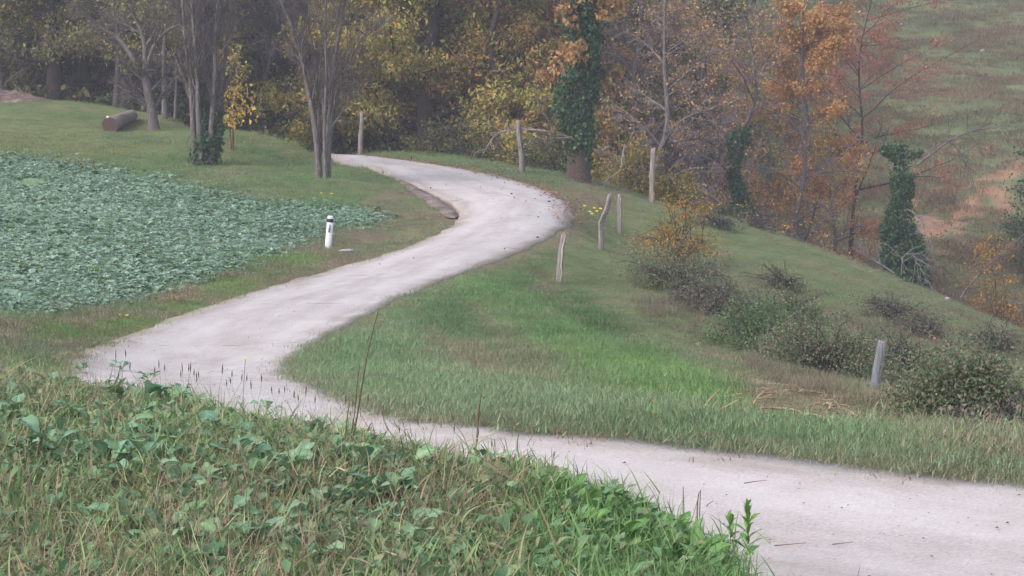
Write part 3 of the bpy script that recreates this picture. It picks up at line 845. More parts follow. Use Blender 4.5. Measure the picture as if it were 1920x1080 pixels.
def sprout(rng, P, R, per, t0, t1, ang, asd, L, rr, nseg, wig, grav, taper=0.25, shorten=0.5, bias=None, keep=None, rmin=0.006):
    """side branches of every polyline in P; L may be a number (metres) or a fraction of the parent length when negative"""
    M, n, _ = P.shape
    par = np.repeat(np.arange(M), per); C = len(par)
    t = rng.uniform(t0, t1, C)
    f = t * (n - 1); i = np.minimum(f.astype(int), n - 2); w = (f - i)[:, None]
    pos = P[par, i] * (1 - w) + P[par, i + 1] * w
    T = nz(P[par, i + 1] - P[par, i])
    r0 = (R[par, i] * (1 - w[:, 0]) + R[par, i + 1] * w[:, 0])
    pr = nz(np.cross(T, rng.normal(0, 1, (C, 3))))
    if bias is not None: pr = nz(pr + np.asarray(bias))
    a = rng.normal(ang, asd, C)[:, None]
    d = T * np.cos(a) + pr * np.sin(a)
    if L < 0:
        pl = np.linalg.norm(np.diff(P, axis=1), axis=-1).sum(1)[par]; ln = -L * pl
    else:
        ln = np.full(C, float(L))
    ln = ln * (1 - shorten * (t - t0) / max(t1 - t0, 1e-6)) * rng.uniform(0.55, 1.25, C)
    Q = march(rng, pos, d, ln, nseg, wig, grav)
    r = np.maximum(r0 * rr, rmin)[:, None] * np.linspace(1, taper, nseg + 1)[None]
    return Q, np.maximum(r, rmin * 0.5)

def stem(pts, r0, r1, n=14, flare=1.35):
    P = resample(pts, n)[None]
    t = np.linspace(0, 1, n)
    R = (r0 * (1 - t) + r1 * t) * (1 + (flare - 1) * np.exp(-t * 9))
    return P, R[None]

def px_stem(d, pts, r0, r1, n=14, flare=1.35, dy=None, top=None):
    """stem through photo pixels at distance d (dy: how far each point leans away), optional further rise"""
    q = [at(u, v, d + (0 if dy is None else dy[k])) for k, (u, v) in enumerate(pts)]
    g = float(gq(q[0][0], q[0][1])); q[0][2] = g - 0.08
    if top is not None:
        a = q[-1]; b = nz(q[-1] - q[-2]); q.append(a + nz(b * 0.6 + np.array([0, 0, 0.5])) * top)
    return stem(q, r0, r1, n, flare)

def tube_obj(name, sets, mat, parent, sides=6, org=None, smooth=True):
    o = _tube_obj(name, sets, mat, parent, sides, org, smooth)
    if name in ('limbs', 'branches'): o['kind'] = 'stuff'
    return o

def _tube_obj(name, sets, mat, parent, sides=6, org=None, smooth=True):
    parts = [tubes(P - (org if org is not None else 0), R, s) for P, R, s in [(a[0], a[1], (a[2] if len(a) > 2 else sides)) for a in sets]]
    V, F = merge(parts)
    return link(name, mesh_np(name, V, F, 4, mat, smooth=smooth), parent)

def pal(rng, palette, n, jit=0.18):
    c = np.array([lin(p[0]) for p in palette]); w = np.array([p[1] for p in palette], float); w /= w.sum()
    k = rng.choice(len(c), n, p=w)
    return c[k] * rng.uniform(1 - jit, 1 + jit, (n, 1))

def leaves(rng, C, size, cols, droop=0.5, aspect=0.5, flat=0.0):
    """leaf faces at C (N,3)"""
    n = len(C)
    d = rng.normal(0, 1, (n, 3)); d[:, 2] = d[:, 2] * (1 - flat) - droop; d = nz(d)
    s = nz(np.cross(d, rng.normal(0, 1, (n, 3)) + np.array([0, 0, 1.5 * flat])))
    nn = np.cross(d, s)
    L = size * rng.uniform(0.6, 1.25, n); W = L * aspect
    b = C; m = C + d * (L * 0.45)[:, None]
    l = m + s * (W / 2)[:, None] + nn * (W * 0.18)[:, None]; r = m - s * (W / 2)[:, None] + nn * (W * 0.18)[:, None]
    tp = C + d * L[:, None] + nn * (-L * 0.12)[:, None]
    V = np.stack([b, r, tp, l], 1).reshape(-1, 3)
    i = np.arange(n)[:, None] * 4
    F = np.concatenate([i + np.array([[0, 1, 2]]), i + np.array([[0, 2, 3]])], 1).reshape(-1, 3)
    return V, F, np.repeat(cols, 4, 0)

def leaf_obj(name, sets, parent, org, mat=None):
    Vs, Fs, Cs, off = [], [], [], 0
    for V, F, C in sets:
        Vs.append(V); Fs.append(F + off); Cs.append(C); off += len(V)
    o = link(name, mesh_np(name, np.concatenate(Vs) - org, np.concatenate(Fs), 3, mat or M_LEAF, np.concatenate(Cs)), parent)
    o['kind'] = 'stuff'
    return o

def along(rng, P, n, t0=0.15, sd=0.1, clump=1.0):
    """points near random places on the polylines"""
    M, k, _ = P.shape
    m = rng.integers(0, M, n); f = rng.uniform(t0, 1, n) * (k - 1); i = np.minimum(f.astype(int), k - 2); w = (f - i)[:, None]
    return P[m, i] * (1 - w) + P[m, i + 1] * w + rng.normal(0, sd, (n, 3)) * np.array([1, 1, 0.7])

def ivy_on(rng, P, R, n, size, t0, t1, out, cols=None):
    """ivy leaves wrapped round a stem"""
    M, k, _ = P.shape
    m = rng.integers(0, M, n); t = rng.uniform(t0, t1, n); f = t * (k - 1); i = np.minimum(f.astype(int), k - 2); w = (f - i)[:, None]
    c = P[m, i] * (1 - w) + P[m, i + 1] * w; r = R[m, i]
    a = rng.uniform(0, 6.283, n)
    nv = fnoise(t * 14 + m * 5.0, a / 6.283 * 4, 81, 2)
    lump = 0.15 + 2.4 * np.clip(nv - 0.25, 0, 1) ** 1.2
    rad = r + out * lump * rng.uniform(0.25, 1.0, n)
    c = c + np.stack([np.cos(a) * rad, np.sin(a) * rad, rng.normal(0, 0.12, n)], 1)
    q = nv > 0.33; c = c[q]; n = len(c)
    pc = pal(rng, cols or [((66, 100, 66), 4), ((80, 114, 72), 3), ((100, 130, 82), 1.4), ((54, 82, 56), 2)], n, 0.25)
    V, F, C = leaves(rng, c, size, pc, 0.9, 0.9)
    return V, F, C

PAL_CHEST = [((190, 168, 72), 4), ((166, 162, 76), 5), ((134, 142, 70), 3), ((192, 150, 80), 1.8), ((168, 124, 76), 1.2)]
PAL_YG = [((188, 164, 60), 3), ((154, 152, 66), 3), ((124, 134, 62), 3), ((200, 168, 70), 1)]
PAL_BROWN = [((190, 140, 86), 4), ((168, 128, 78), 3), ((202, 158, 100), 2), ((146, 134, 76), 1.6)]
PAL_ORANGE = [((206, 152, 76), 4), ((190, 138, 72), 3), ((214, 168, 90), 2), ((170, 128, 76), 1.5)]
PAL_MUTE = [((196, 146, 84), 3), ((170, 134, 86), 3), ((154, 142, 80), 2), ((206, 158, 86), 1.5), ((140, 118, 98), 2)]
PAL_RED = [((196, 116, 88), 4), ((182, 100, 80), 2), ((200, 136, 98), 2), ((166, 122, 88), 1)]
PAL_DKGREEN = [((72, 84, 50), 3), ((90, 100, 58), 3), ((116, 116, 64), 2), ((134, 122, 66), 1)]
PAL_OLIVE = [((126, 126, 80), 3), ((108, 112, 72), 3), ((150, 140, 86), 1.5), ((166, 138, 88), 0.8)]

# ================================================================= the bare trees on the meadow
def bare_tree(seed, org, stems, name, label, cat='tree', bark=None, group=None, twigs=(7, 8, 5), twL=2.2, up=0.10, leafset=None, ivyset=None, tw_mat=None, ang=0.55, shaft=6, t0=0.3, tsd=0.25, leafk=(0, 0.1, None)):
    rng = np.random.default_rng(seed)
    org = np.array([org[0], org[1], float(gq(org[0], org[1]))])
    e = empty(name, org, label, cat, group)
    P = np.concatenate([s[0] for s in stems]); R = np.concatenate([s[1] for s in stems])
    b1 = sprout(rng, P, R, twigs[0], t0, 0.98, ang, tsd, twL, 0.5, 7, 0.10, up, rmin=0.014)
    b2 = sprout(rng, b1[0], b1[1], twigs[1], 0.12, 0.98, 0.55, 0.25, twL * 0.48, 0.55, 5, 0.13, up * 0.8, rmin=0.009)
    b3 = sprout(rng, b2[0], b2[1], twigs[2], 0.1, 0.98, 0.6, 0.25, twL * 0.24, 0.6, 3, 0.15, up * 0.6, rmin=0.006)
    for k in range(len(P)): tube_obj('trunk', [(P[k:k + 1], R[k:k + 1], 9)], bark or BK_GREY, e, org=org)
    tube_obj('limbs', [(b1[0], b1[1], 5)], bark or BK_GREY, e, org=org)
    t = tube_obj('twigs', [(b2[0], b2[1], 3), (b3[0], b3[1], 3)], tw_mat or TWIG, e, org=org); t['kind'] = 'stuff'
    if leafk[0]:
        C = along(rng, np.concatenate([b3[0][:, ::3], b2[0][:, ::5]]), leafk[0], sd=leafk[3] if len(leafk) > 3 else 0.08)
        leaf_obj('foliage', [leaves(rng, C, leafk[1], pal(rng, leafk[2], leafk[0]), 0.6, 0.55)], e, org)
    if ivyset:
        leaf_obj('ivy', [ivy_on(rng, P[[k]], R[[k]], n, 0.11, a, b, o_) for (k, n, a, b, o_) in ivyset], e, org)
    return e

# leaning old fruit tree with forked trunk
base = hit(288, 245)
D = base[1]
s0 = px_stem(D, [(289, 246), (283, 200), (271, 140)], 0.20, 0.15, 10, top=None)
sL = stem([s0[0][0, -1] - [0, 0, 0.05], at(255, 118, D + .2), at(225, 75, D + .5), at(188, 50, D + .8), at(150, 20, D + 1)], 0.11, 0.03, 12, 1.0)
sM = stem([s0[0][0, -1] - [0, 0, 0.1], at(272, 90, D), at(262, 50, D), at(246, 10, D - .2), at(240, -60, D - .4)], 0.12, 0.03, 12, 1.0)
sR = stem([s0[0][0, -1] - [0, 0, 0.15], at(285, 95, D - .3), at(310, 60, D - .8), at(345, 40, D - 1.2), at(380, -10, D - 1.5)], 0.09, 0.025, 12, 1.0)
sM2 = stem([sM[0][0, 3], at(290, 60, D), at(300, 20, D + .3), at(310, -40, D + .4)], 0.06, 0.02, 12, 1.0)
def padto(S, n):
    return [(resample(P[0], n)[None], np.interp(np.linspace(0, 1, n), np.linspace(0, 1, R.shape[1]), R[0])[None]) for P, R in S]
bare_tree(1, base, padto([s0, sL, sM, sR, sM2], 12), 'fruit_tree', 'leaning old fruit tree with a forked grey trunk beside the log', twigs=(11, 11, 7), twL=1.8, up=0.02, ang=0.8,
          leafk=(2200, 0.10, PAL_OLIVE))

# many-stemmed tree with ivy at its foot
base = hit(385, 310); D = base[1]
st = []
for pts, r, dy in [([(366, 308), (362, 230), (356, 150), (346, 60), (340, -40)], 0.105, [0, 0, 0, .1, .2]),
                   ([(378, 312), (372, 220), (369, 130), (362, 40), (358, -60)], 0.10, [-.3, -.3, -.3, -.4, -.4]),
                   ([(386, 308), (383, 220), (386, 140), (382, 50), (380, -60)], 0.125, [.2, .2, .3, .3, .3]),
                   ([(394, 312), (396, 240), (402, 160), (404, 70), (412, -40)], 0.10, [-.2, -.2, -.3, -.3, -.4]),
                   ([(401, 309), (410, 235), (418, 150), (428, 50), (440, -50)], 0.095, [0, 0, .2, .2, .3]),
                   ([(390, 306), (388, 200), (394, 110), (396, 10), (398, -80)], 0.085, [.5, .5, .5, .6, .6]),
                   ([(372, 306), (378, 210), (400, 100), (424, 10), (436, -60)], 0.07, [.4, .4, .4, .5, .5])]:
    st.append(px_stem(D, pts, r, 0.035, 14, dy=dy))
bare_tree(2, base, st, 'multistem_tree', 'bare tree of many upright grey stems with ivy around its foot', twigs=(13, 9, 6), twL=1.6, up=0.12, ang=0.42, t0=0.22, tsd=0.15,
          leafk=(500, 0.08, PAL_OLIVE), ivyset=[(1, 500, 0, 0.16, .16), (2, 1500, 0, 0.42, .10), (4, 900, 0, 0.34, .10), (3, 600, 0, .16, .16), (0, 150, 0, .10, .12)])

# twin-stemmed vase-shaped tree by the road
base = hit(607, 336); D = base[1]
st = [px_stem(D, [(598, 336), (594, 270), (582, 190), (570, 130), (556, 70), (530, 10), (510, -50)], 0.10, 0.03, 14, dy=[0, 0, 0, .1, .2, .3, .4]),
      px_stem(D, [(613, 337), (616, 260), (621, 180), (630, 100), (642, 30), (655, -50)], 0.10, 0.03, 14, dy=[-.1, -.1, -.1, 0, 0, .1]),
      px_stem(D, [(599, 336), (599, 260), (597, 190), (588, 100), (574, 20), (566, -60)], 0.06, 0.025, 14, dy=[.15, .2, .3, .4, .4, .5]),
      px_stem(D, [(614, 336), (622, 240), (640, 160), (668, 90), (700, 40)], 0.055, 0.018, 14, dy=[.1, .1, .0, -.2, -.4]),
      px_stem(D, [(611, 337), (608, 240), (612, 150), (610, 60), (612, -40)], 0.06, 0.02, 14, dy=[-.3, -.3, -.4, -.5, -.5])]
bare_tree(3, base, st, 'twin_stem_tree', 'bare vase-shaped tree with two slim stems beside the road end', twigs=(15, 9, 6), twL=1.8, up=0.08, ang=0.5, t0=0.24, tsd=0.2)

# leaning twin trunk with peeling bark
base = hit(474, 250); D = base[1]
st = [px_stem(D, [(446, 252), (470, 205), (490, 165), (505, 110), (518, 50), (528, -40)], 0.16, 0.05, 14, dy=[0, 0, .1, .2, .3, .4]),
      px_stem(D, [(474, 252), (484, 205), (494, 160), (515, 90), (545, 30), (575, -30)], 0.14, 0.05, 14, dy=[-.3, -.3, -.2, -.1, 0, .2]),
      px_stem(D, [(490, 176), (500, 130), (496, 60), (470, 10), (440, -40)], 0.08, 0.03, 14, dy=[.1] * 5)]
st[2][0][0, 0, 2] = st[0][0][0, 5, 2]; st[2][0][0, 0] = st[0][0][0, 5]
bare_tree(4, base, st, 'leaning_tree', 'two bare trunks leaning right with a pale scar low on the bark', twigs=(13, 10, 7), twL=1.9, up=0.04, ang=0.6, leafk=(2200, 0.09, PAL_OLIVE))

# yellow-leaved sapling
rng = np.random.default_rng(5)
base = hit(437, 284); D = base[1]
S = [px_stem(D, [(437, 284), (436, 220), (432, 150), (430, 90)], 0.035, 0.012, 10), px_stem(D, [(434, 284), (431, 220), (441, 160), (452, 120)], 0.025, 0.01, 10, dy=[.1, .1, .1, .1])]
e = empty('yellow_sapling', base, 'slim sapling with large bright yellow hanging leaves', 'tree')
P = np.concatenate([s[0] for s in S]); R = np.concatenate([s[1] for s in S])
b1 = sprout(rng, P, R, 16, 0.25, 1, 0.8, 0.25, 0.9, 0.5, 5, 0.12, 0.02, rmin=0.008)
tube_obj('trunk', [(P, R, 6)], BK_RED, e, org=base); tube_obj('branches', [(b1[0], b1[1], 4)], TWIG, e, org=base)
C = along(rng, b1[0], 420, 0.3, 0.09); C2 = np.stack([rng.normal(at(446, 205, D)[0], 0.36, 90), rng.normal(D - .2, 0.3, 90), rng.normal(at(448, 200, D)[2], 0.45, 90)], 1)
leaf_obj('foliage', [leaves(rng, C, 0.13, pal(rng, [((204, 178, 84), 4), ((186, 168, 90), 3), ((154, 150, 78), 2)], len(C)), 1.2, 0.6),
                     leaves(rng, C2, 0.19, pal(rng, [((220, 178, 62), 3), ((208, 166, 60), 2)], 90), 1.5, 0.7)], e, base)

# ================================================================= woodland trees
def wood_tree(seed, org, H, r, name, label, group=None, cat='tree', bark=None, lean=(0, 0), crown0=0.25, nl=9, LL=0.38, droop=-0.02, nleaf=9000, lsize=0.2, palette=PAL_CHEST, lsd=0.22, twig=(7, 5), ang=1.05, clothed=None,
              bare=False, tw_mat=None, ivy=None, aspect=0.45, path=None, leafdroop=0.7, lowbias=0.0, wob=0.12):
    rng = np.random.default_rng(seed)
    org = np.array([org[0], org[1], float(gq(org[0], org[1]))])
    e = empty(name, org, label, cat, group)
    if path is None:
        path = [org - [0, 0, .1], org + [lean[0] * .3 + rng.normal(0, wob), lean[1] * .3, H * .3], org + [lean[0] * .5 + rng.normal(0, wob * 1.6), lean[1] * .5, H * .5], org + [lean[0] * .75 + rng.normal(0, wob * 2), lean[1] * .75, H * .75], org + [lean[0], lean[1], H]]
    P, R = stem(path, r, r * 0.18, 16, 1.5)
    b1 = sprout(rng, P, R, nl, crown0, 0.97, ang, 0.2, H * LL, 0.5, 8, 0.09, droop, shorten=0.55, rmin=0.02)
    b2 = sprout(rng, b1[0], b1[1], twig[0], 0.12, 0.98, 0.75, 0.25, -0.42, 0.5, 4, 0.12, droop, rmin=0.010)
    b3 = sprout(rng, b2[0], b2[1], twig[1], 0.1, 0.98, 0.7, 0.25, -0.5, 0.55, 2, 0.14, droop, rmin=0.006)
    tube_obj('trunk', [(P, R, 10)], bark or BK_DARK, e, org=org)
    tube_obj('limbs', [(b1[0], b1[1], 6)], bark or BK_DARK, e, org=org)
    t = tube_obj('twigs', [(b2[0], b2[1], 3), (b3[0], b3[1], 3)], tw_mat or TWIG_D, e, org=org); t['kind'] = 'stuff'
    if nleaf:
        C = along(rng, np.concatenate([b3[0][:, ::2], b2[0][:, ::4]]), nleaf, sd=lsd)
        # uneven crown: whole sprays missing
        q = fnoise(C[:, 0] * 0.7 + seed, C[:, 2] * 0.9 + C[:, 1] * 0.5, 90 + seed % 7, 2)
        C = C[q > 0.36]
        c = pal(rng, palette, len(C)) * (0.75 + 0.5 * fnoise(C[:, 0] * 1.3, C[:, 2] * 1.3 + C[:, 1], 97))[:, None]
        leaf_obj('foliage', [leaves(rng, C, lsize, c, leafdroop, aspect)], e, org)
    if ivy:
        leaf_obj('ivy', [ivy_on(rng, P, R, *iv) for iv in ivy], e, org)
    return e

def copy_thing(e, loc, label, group=None, rz=0.0, sc=1.0):
    c = e.copy(); COL.objects.link(c)
    c.location = tuple(float(q) for q in loc); c.rotation_euler = (0, 0, rz); c.scale = (sc, sc, sc * 0.97)
    c['label'] = label
    if group: c['group'] = group
    for ch in list(e.children):
        k = ch.copy(); COL.objects.link(k); k.parent = c
    return c

# chestnuts behind the upper bend
wood_tree(11, ground_at(800, 93), 12.5, 0.42, 'chestnut_tree', 'broad chestnut tree with drooping yellow-green leaves behind the road end', crown0=0.05, nl=32, LL=0.48, droop=-0.05, nleaf=88000, lsize=0.22, palette=PAL_CHEST, lsd=0.33, twig=(8, 5), ang=1.25)
wood_tree(12, ground_at(690, 96), 12, 0.35, 'chestnut_tree', 'yellow-green chestnut tree behind the first post by the road end', crown0=0.08, nl=26, LL=0.44, droop=-0.04, nleaf=75000, lsize=0.21, palette=PAL_YG + PAL_CHEST, lsd=0.3, twig=(8, 5), ang=1.2)
wood_tree(13, ground_at(945, 92), 12, 0.22, 'chestnut_tree', 'browning chestnut tree between the yellow chestnut and the ivy-clad trunk', crown0=0.06, nl=26, LL=0.40, droop=-0.05, nleaf=70000, lsize=0.21, palette=PAL_CHEST[2:] + [((180, 138, 76), 3), ((160, 136, 70), 3)], lsd=0.3, twig=(8, 5), ang=1.2)
wood_tree(14, ground_at(1010, 99), 13, 0.40, 'chestnut_tree', 'tall brown-leaved chestnut standing behind the ivy-clad trunk', crown0=0.08, nl=22, LL=0.40, droop=-0.04, nleaf=40000, lsize=0.21, palette=PAL_BROWN, lsd=0.22, twig=(7, 5), ang=1.15)

wood_tree(17, ground_at(870, 98), 12.5, 0.25, 'chestnut_tree', 'olive-yellow chestnut crown filling the gap behind the road end', crown0=0.05, nl=30, LL=0.46, droop=-0.05, nleaf=60000, lsize=0.22, palette=PAL_CHEST + PAL_YG, lsd=0.32, twig=(8, 5), ang=1.25)
# ivy-clad trunk with brown leaf sprays
rng = np.random.default_rng(15)
base = hit(1085, 340); D = base[1]
e = empty('ivy_clad_tree', base, 'thick shaggy trunk clad in dark ivy with orange-brown leaf sprays', 'tree')
P, R = px_stem(D, [(1085, 343), (1084, 280), (1086, 200), (1090, 110), (1092, 20), (1096, -90), (1100, -180)], 0.36, 0.16, 22, 1.25)
b1 = sprout(rng, P, R, 16, 0.34, 1, 1.1, 0.25, 2.0, 0.35, 7, 0.12, -0.04, rmin=0.02)
b2 = sprout(rng, b1[0], b1[1], 8, 0.2, 1, 0.7, 0.25, 0.8, 0.5, 5, 0.14, -0.05, rmin=0.01)
tube_obj('trunk', [(P, R, 12)], BK_SHAG, e, org=base); tube_obj('limbs', [(b1[0], b1[1], 5)], BK_GREY, e, org=base)
t = tube_obj('twigs', [(b2[0], b2[1], 3)], TWIG, e, org=base); t['kind'] = 'stuff'
lowu = ivy_on(rng, P, R, 420, 0.12, 0.06, 0.2, 0.12)
leaf_obj('ivy', [ivy_on(rng, P, R, 9000, 0.14, 0.24, 1.0, 0.46), ivy_on(rng, P, R, 1600, 0.13, 0.14, 0.30, 0.28), lowu], e, base)
C = along(rng, b2[0], 3600, 0.2, 0.14)
leaf_obj('foliage', [leaves(rng, C, 0.22, pal(rng, PAL_BROWN, len(C)), 1.3, 0.6)], e, base)

# dead limb lying out of that trunk
def dead_branch(seed, pts, d, r0, label, name='dead_branch', n1=7, L1=0.9, n2=4, grav=-0.08, mat=None, dy=None, ang=0.8, cat='branch', group=None):
    rng = np.random.default_rng(seed)
    q = [at(u, v, d + (dy[k] if dy else 0)) for k, (u, v) in enumerate(pts)]
    e = empty(name, q[0], label, cat, group)
    P, R = stem(q, r0, r0 * 0.3, 12, 1.0)
    b1 = sprout(rng, P, R, n1, 0.15, 1, ang, 0.25, L1, 0.55, 6, 0.12, grav, rmin=0.012)
    b2 = sprout(rng, b1[0], b1[1], n2, 0.15, 1, 0.7, 0.25, L1 * 0.4, 0.6, 4, 0.12, grav, rmin=0.008)
    tube_obj('limb', [(P, R, 7)], mat or BK_PALE, e, org=q[0])
    t = tube_obj('twigs', [(b1[0], b1[1], 4), (b2[0], b2[1], 3)], mat or BK_PALE, e, org=q[0]); t['kind'] = 'stuff'
    return e
dead_branch(31, [(1072, 258), (1045, 260), (1020, 262), (1000, 258), (985, 285), (980, 318)], 75.3, 0.04, 'grey dead branch hanging left from the ivy-clad trunk', n1=14, mat=BK_GREY)
dead_branch(32, [(1076, 262), (1040, 245), (1028, 225), (1012, 200), (1004, 170)], 75.6, 0.035, 'dead branch rising left of the ivy-clad trunk', n1=12, grav=-0.02, mat=BK_GREY)
dead_branch(33, [(1040, 248), (1005, 244), (965, 243), (930, 252), (905, 290)], 75.9, 0.04, 'long thin dead branch drooping behind the white-streaked post', n1=9)
dead_branch(34, [(1172, 270), (1166, 300), (1164, 318), (1148, 330), (1126, 345)], 76.5, 0.035, 'pale broken branch propped against the red-brown trunk', n1=7, L1=0.7)

# broken red-brown trunk
rng = np.random.default_rng(16)
base = hit(1147, 346); D = base[1]
e = empty('broken_tree', base, 'red-brown split trunk leaning right with one crooked side limb', 'tree')
P, R = px_stem(D, [(1146, 348), (1152, 300), (1160, 255), (1172, 215), (1178, 170), (1172, 110), (1180, 40), (1190, -60)], 0.26, 0.09, 18, 1.4)
P2, R2 = stem([at(1156, 260, D), at(1185, 258, D - .2), at(1206, 268, D - .3), at(1225, 290, D - .4)], 0.08, 0.03, 10, 1)
P3, R3 = stem([at(1148, 318, D), at(1125, 300, D), at(1105, 290, D + .1)], 0.07, 0.04, 10, 1)
tube_obj('trunk', [(P, R, 10)], BK_RED, e, org=base)
tube_obj('side_limb', [(P2, R2, 7)], BK_DARK, e, org=base)
tube_obj('side_limb', [(P3, R3, 7)], BK_DARK, e, org=base)
b1 = sprout(rng, P, R, 14, 0.45, 1, 1.0, 0.25, 1.8, 0.45, 7, 0.14, -0.03, rmin=0.016)
b2 = sprout(rng, b1[0], b1[1], 9, 0.15, 1, 0.7, 0.25, 0.8, 0.5, 5, 0.15, -0.03, rmin=0.009)
b3 = sprout(rng, b2[0], b2[1], 4, 0.15, 1, 0.7, 0.25, 0.4, 0.6, 4, 0.15, -0.03, rmin=0.006)
tube_obj('limbs', [(b1[0], b1[1], 5)], BK_GREY, e, org=base)
t = tube_obj('twigs', [(b2[0], b2[1], 3), (b3[0], b3[1], 3)], TWIG, e, org=base); t['kind'] = 'stuff'
C = along(rng, b2[0], 900, 0.2, 0.15)
leaf_obj('foliage', [leaves(rng, C, 0.13, pal(rng, PAL_BROWN, len(C)), 0.9, 0.6)], e, base)

# grey twiggy fruit trees down the valley side, half bare
def fruit(seed, u, d, H, label, r=0.2, nleaf=2500, palette=PAL_ORANGE, lean=(0, 0), bark=BK_GREY, droop=-0.05, twig=(15, 8), nl=22, LL=0.40, lsize=0.12, ivy=None, crown0=0.14, lsd=0.18, name='fruit_tree', tw_mat=TWIG_L):
    return wood_tree(seed, ground_at(u, d), H, r, name, label, bark=bark, lean=lean, crown0=crown0, nl=nl, LL=LL, droop=droop, nleaf=nleaf, lsize=lsize, palette=palette, lsd=lsd, twig=twig, ang=1.0, tw_mat=tw_mat, ivy=ivy, aspect=0.6, wob=0.3)
fruit(41, 1245, 86, 9.5, 'half-bare grey fruit tree with tangled twigs behind the thick round post', nleaf=3800, palette=PAL_MUTE)
fruit(42, 1395, 88, 11.0, 'fruit tree with a streak of ivy up its trunk and pale dead twigs', nleaf=3000, palette=PAL_MUTE, ivy=[(4500, 0.12, 0.1, 0.62, 0.26)], crown0=0.16)
fruit(43, 1330, 96, 11.5, 'tall grey tree with thin orange leaf at the top of the picture', nleaf=5000, palette=PAL_ORANGE + PAL_MUTE, nl=28)
fruit(44, 1470, 90, 8.5, 'low crooked fruit tree with arching boughs above the grass crest', nleaf=4000, palette=PAL_YG + PAL_MUTE, lean=(0.8, 0), droop=-0.08, LL=0.46, crown0=0.2)
fruit(45, 1195, 95, 13.0, 'slender grey tree rising behind the red-brown trunk', nleaf=4000, palette=PAL_MUTE, nl=28)
# orange and red crowns
wood_tree(46, ground_at(1505, 99), 14, 0.22, 'orange_tree', 'tree with dense golden-orange leaves at the edge of the hillside', bark=BK_GREY, crown0=0.22, nl=24, LL=0.30, droop=-0.02, nleaf=24000, lsize=0.16, palette=PAL_ORANGE, lsd=0.2, twig=(7, 5), tw_mat=TWIG, aspect=0.55)
wood_tree(47, ground_at(1590, 103), 14, 0.10, 'cherry_tree', 'open cherry tree with sparse red leaves against the hillside', bark=BK_DARK, crown0=0.25, nl=30, LL=0.46, droop=0.0, nleaf=13000, lsize=0.125, palette=PAL_RED, lsd=0.2, twig=(8, 5), aspect=0.5, lean=(1.2, 0), tw_mat=TWIG)
wood_tree(48, ground_at(1555, 93), 8.5, 0.14, 'cherry_tree', 'small grey cherry with a few red leaves below the orange tree', bark=BK_GREY, crown0=0.3, nl=16, LL=0.42, droop=-0.03, nleaf=5000, lsize=0.14, palette=PAL_RED + PAL_ORANGE, lsd=0.17, twig=(9, 5), aspect=0.5, tw_mat=TWIG)

# shrubs below them
def shrub(seed, base, rx, ry, h, name, label, cat, palette, nleaf, lsize, stems=22, group=None, aspect=0.6, sd=0.16, ncl=70, twig_mat=TWIG_D, top=None, hang=0.0, canes=True):
    rng = np.random.default_rng(seed)
    base = np.array(base, float)
    e = empty(name, base, label, cat, group)
    # clump centres in an uneven dome
    th = rng.uniform(0, 6.283, ncl); q = np.sqrt(rng.uniform(0.05, 1, ncl)); ph = rng.uniform(0.0, 1.0, ncl)
    out = rng.uniform(0, 1, ncl) < 0.22                       # straggling outer sprays
    q = np.where(out, rng.uniform(0.9, 1.45, ncl), q)
    lob = 0.55 + 0.9 * fnoise(np.cos(th) * 1.6 + seed, np.sin(th) * 1.6 + seed * 0.7, seed % 50, 2)
    hz = h * (0.08 + 0.92 * ph * np.sqrt(np.maximum(1 - np.minimum(q * 0.9, 1) ** 2, 0.03))) * rng.uniform(0.7, 1.25, ncl) * lob
    hz = np.minimum(hz, 1.08 * h)
    hz = np.where(out, h * rng.uniform(0.08, 0.4, ncl), hz)
    cx = base[0] + np.cos(th) * q * rx * lob; cy = base[1] + np.sin(th) * q * ry * lob
    C0 = np.stack([cx, cy, gq(cx, cy) + hz], 1)
    k = rng.integers(0, ncl, nleaf)
    C = C0[k] + rng.normal(0, 1, (nleaf, 3)) * (sd * rng.uniform(0.6, 1.7, ncl))[k][:, None] * np.array([1.2, 1.2, 0.8])
    C[:, 2] = np.maximum(C[:, 2], gq(C[:, 0], C[:, 1]) + 0.02)
    c = pal(rng, palette, nleaf) * rng.uniform(0.8, 1.2, (ncl, 1))[k]
    sets = [leaves(rng, C, lsize, c, 0.3, aspect)]
    if top:
        kk = C0[:, 2] > np.quantile(C0[:, 2], 0.55)
        cc = C0[kk][rng.integers(0, kk.sum(), top[1])] + rng.normal(0, sd, (top[1], 3)) + [0, 0, 0.06]
        sets.append(leaves(rng, cc, lsize * 1.05, pal(rng, top[0], top[1]), 0.3, aspect))
    leaf_obj('foliage', sets, e, base)
    ends = C0[rng.integers(0, ncl, stems)] + rng.normal(0, 0.12, (stems, 3)) + [0, 0, 0.12]
    st = base + np.stack([rng.normal(0, rx * .3, stems), rng.normal(0, ry * .3, stems), np.zeros(stems)], 1)
    st[:, 2] = gq(st[:, 0], st[:, 1])
    tt = np.linspace(0, 1, 7)[None, :, None]
    Q = st[:, None] * (1 - tt) + ends[:, None] * tt; Q[:, :, 2] += (np.sin(tt[..., 0] * math.pi) * 0.22 * h)
    Q += rng.normal(0, 0.025, Q.shape)
    Rr = np.linspace(0.016, 0.006, 7)[None].repeat(stems, 0)
    b = sprout(rng, Q, Rr, 5, 0.3, 1, 0.7, 0.3, h * 0.3, 0.7, 4, 0.15, -0.02, rmin=0.006)
    t = tube_obj('branches', [(Q, Rr, 4), (b[0], b[1], 3)], twig_mat, e, org=base); t['kind'] = 'stuff'
    return e
PAL_YSH = [((178, 148, 62), 3), ((150, 136, 62), 3), ((122, 122, 60), 2)]
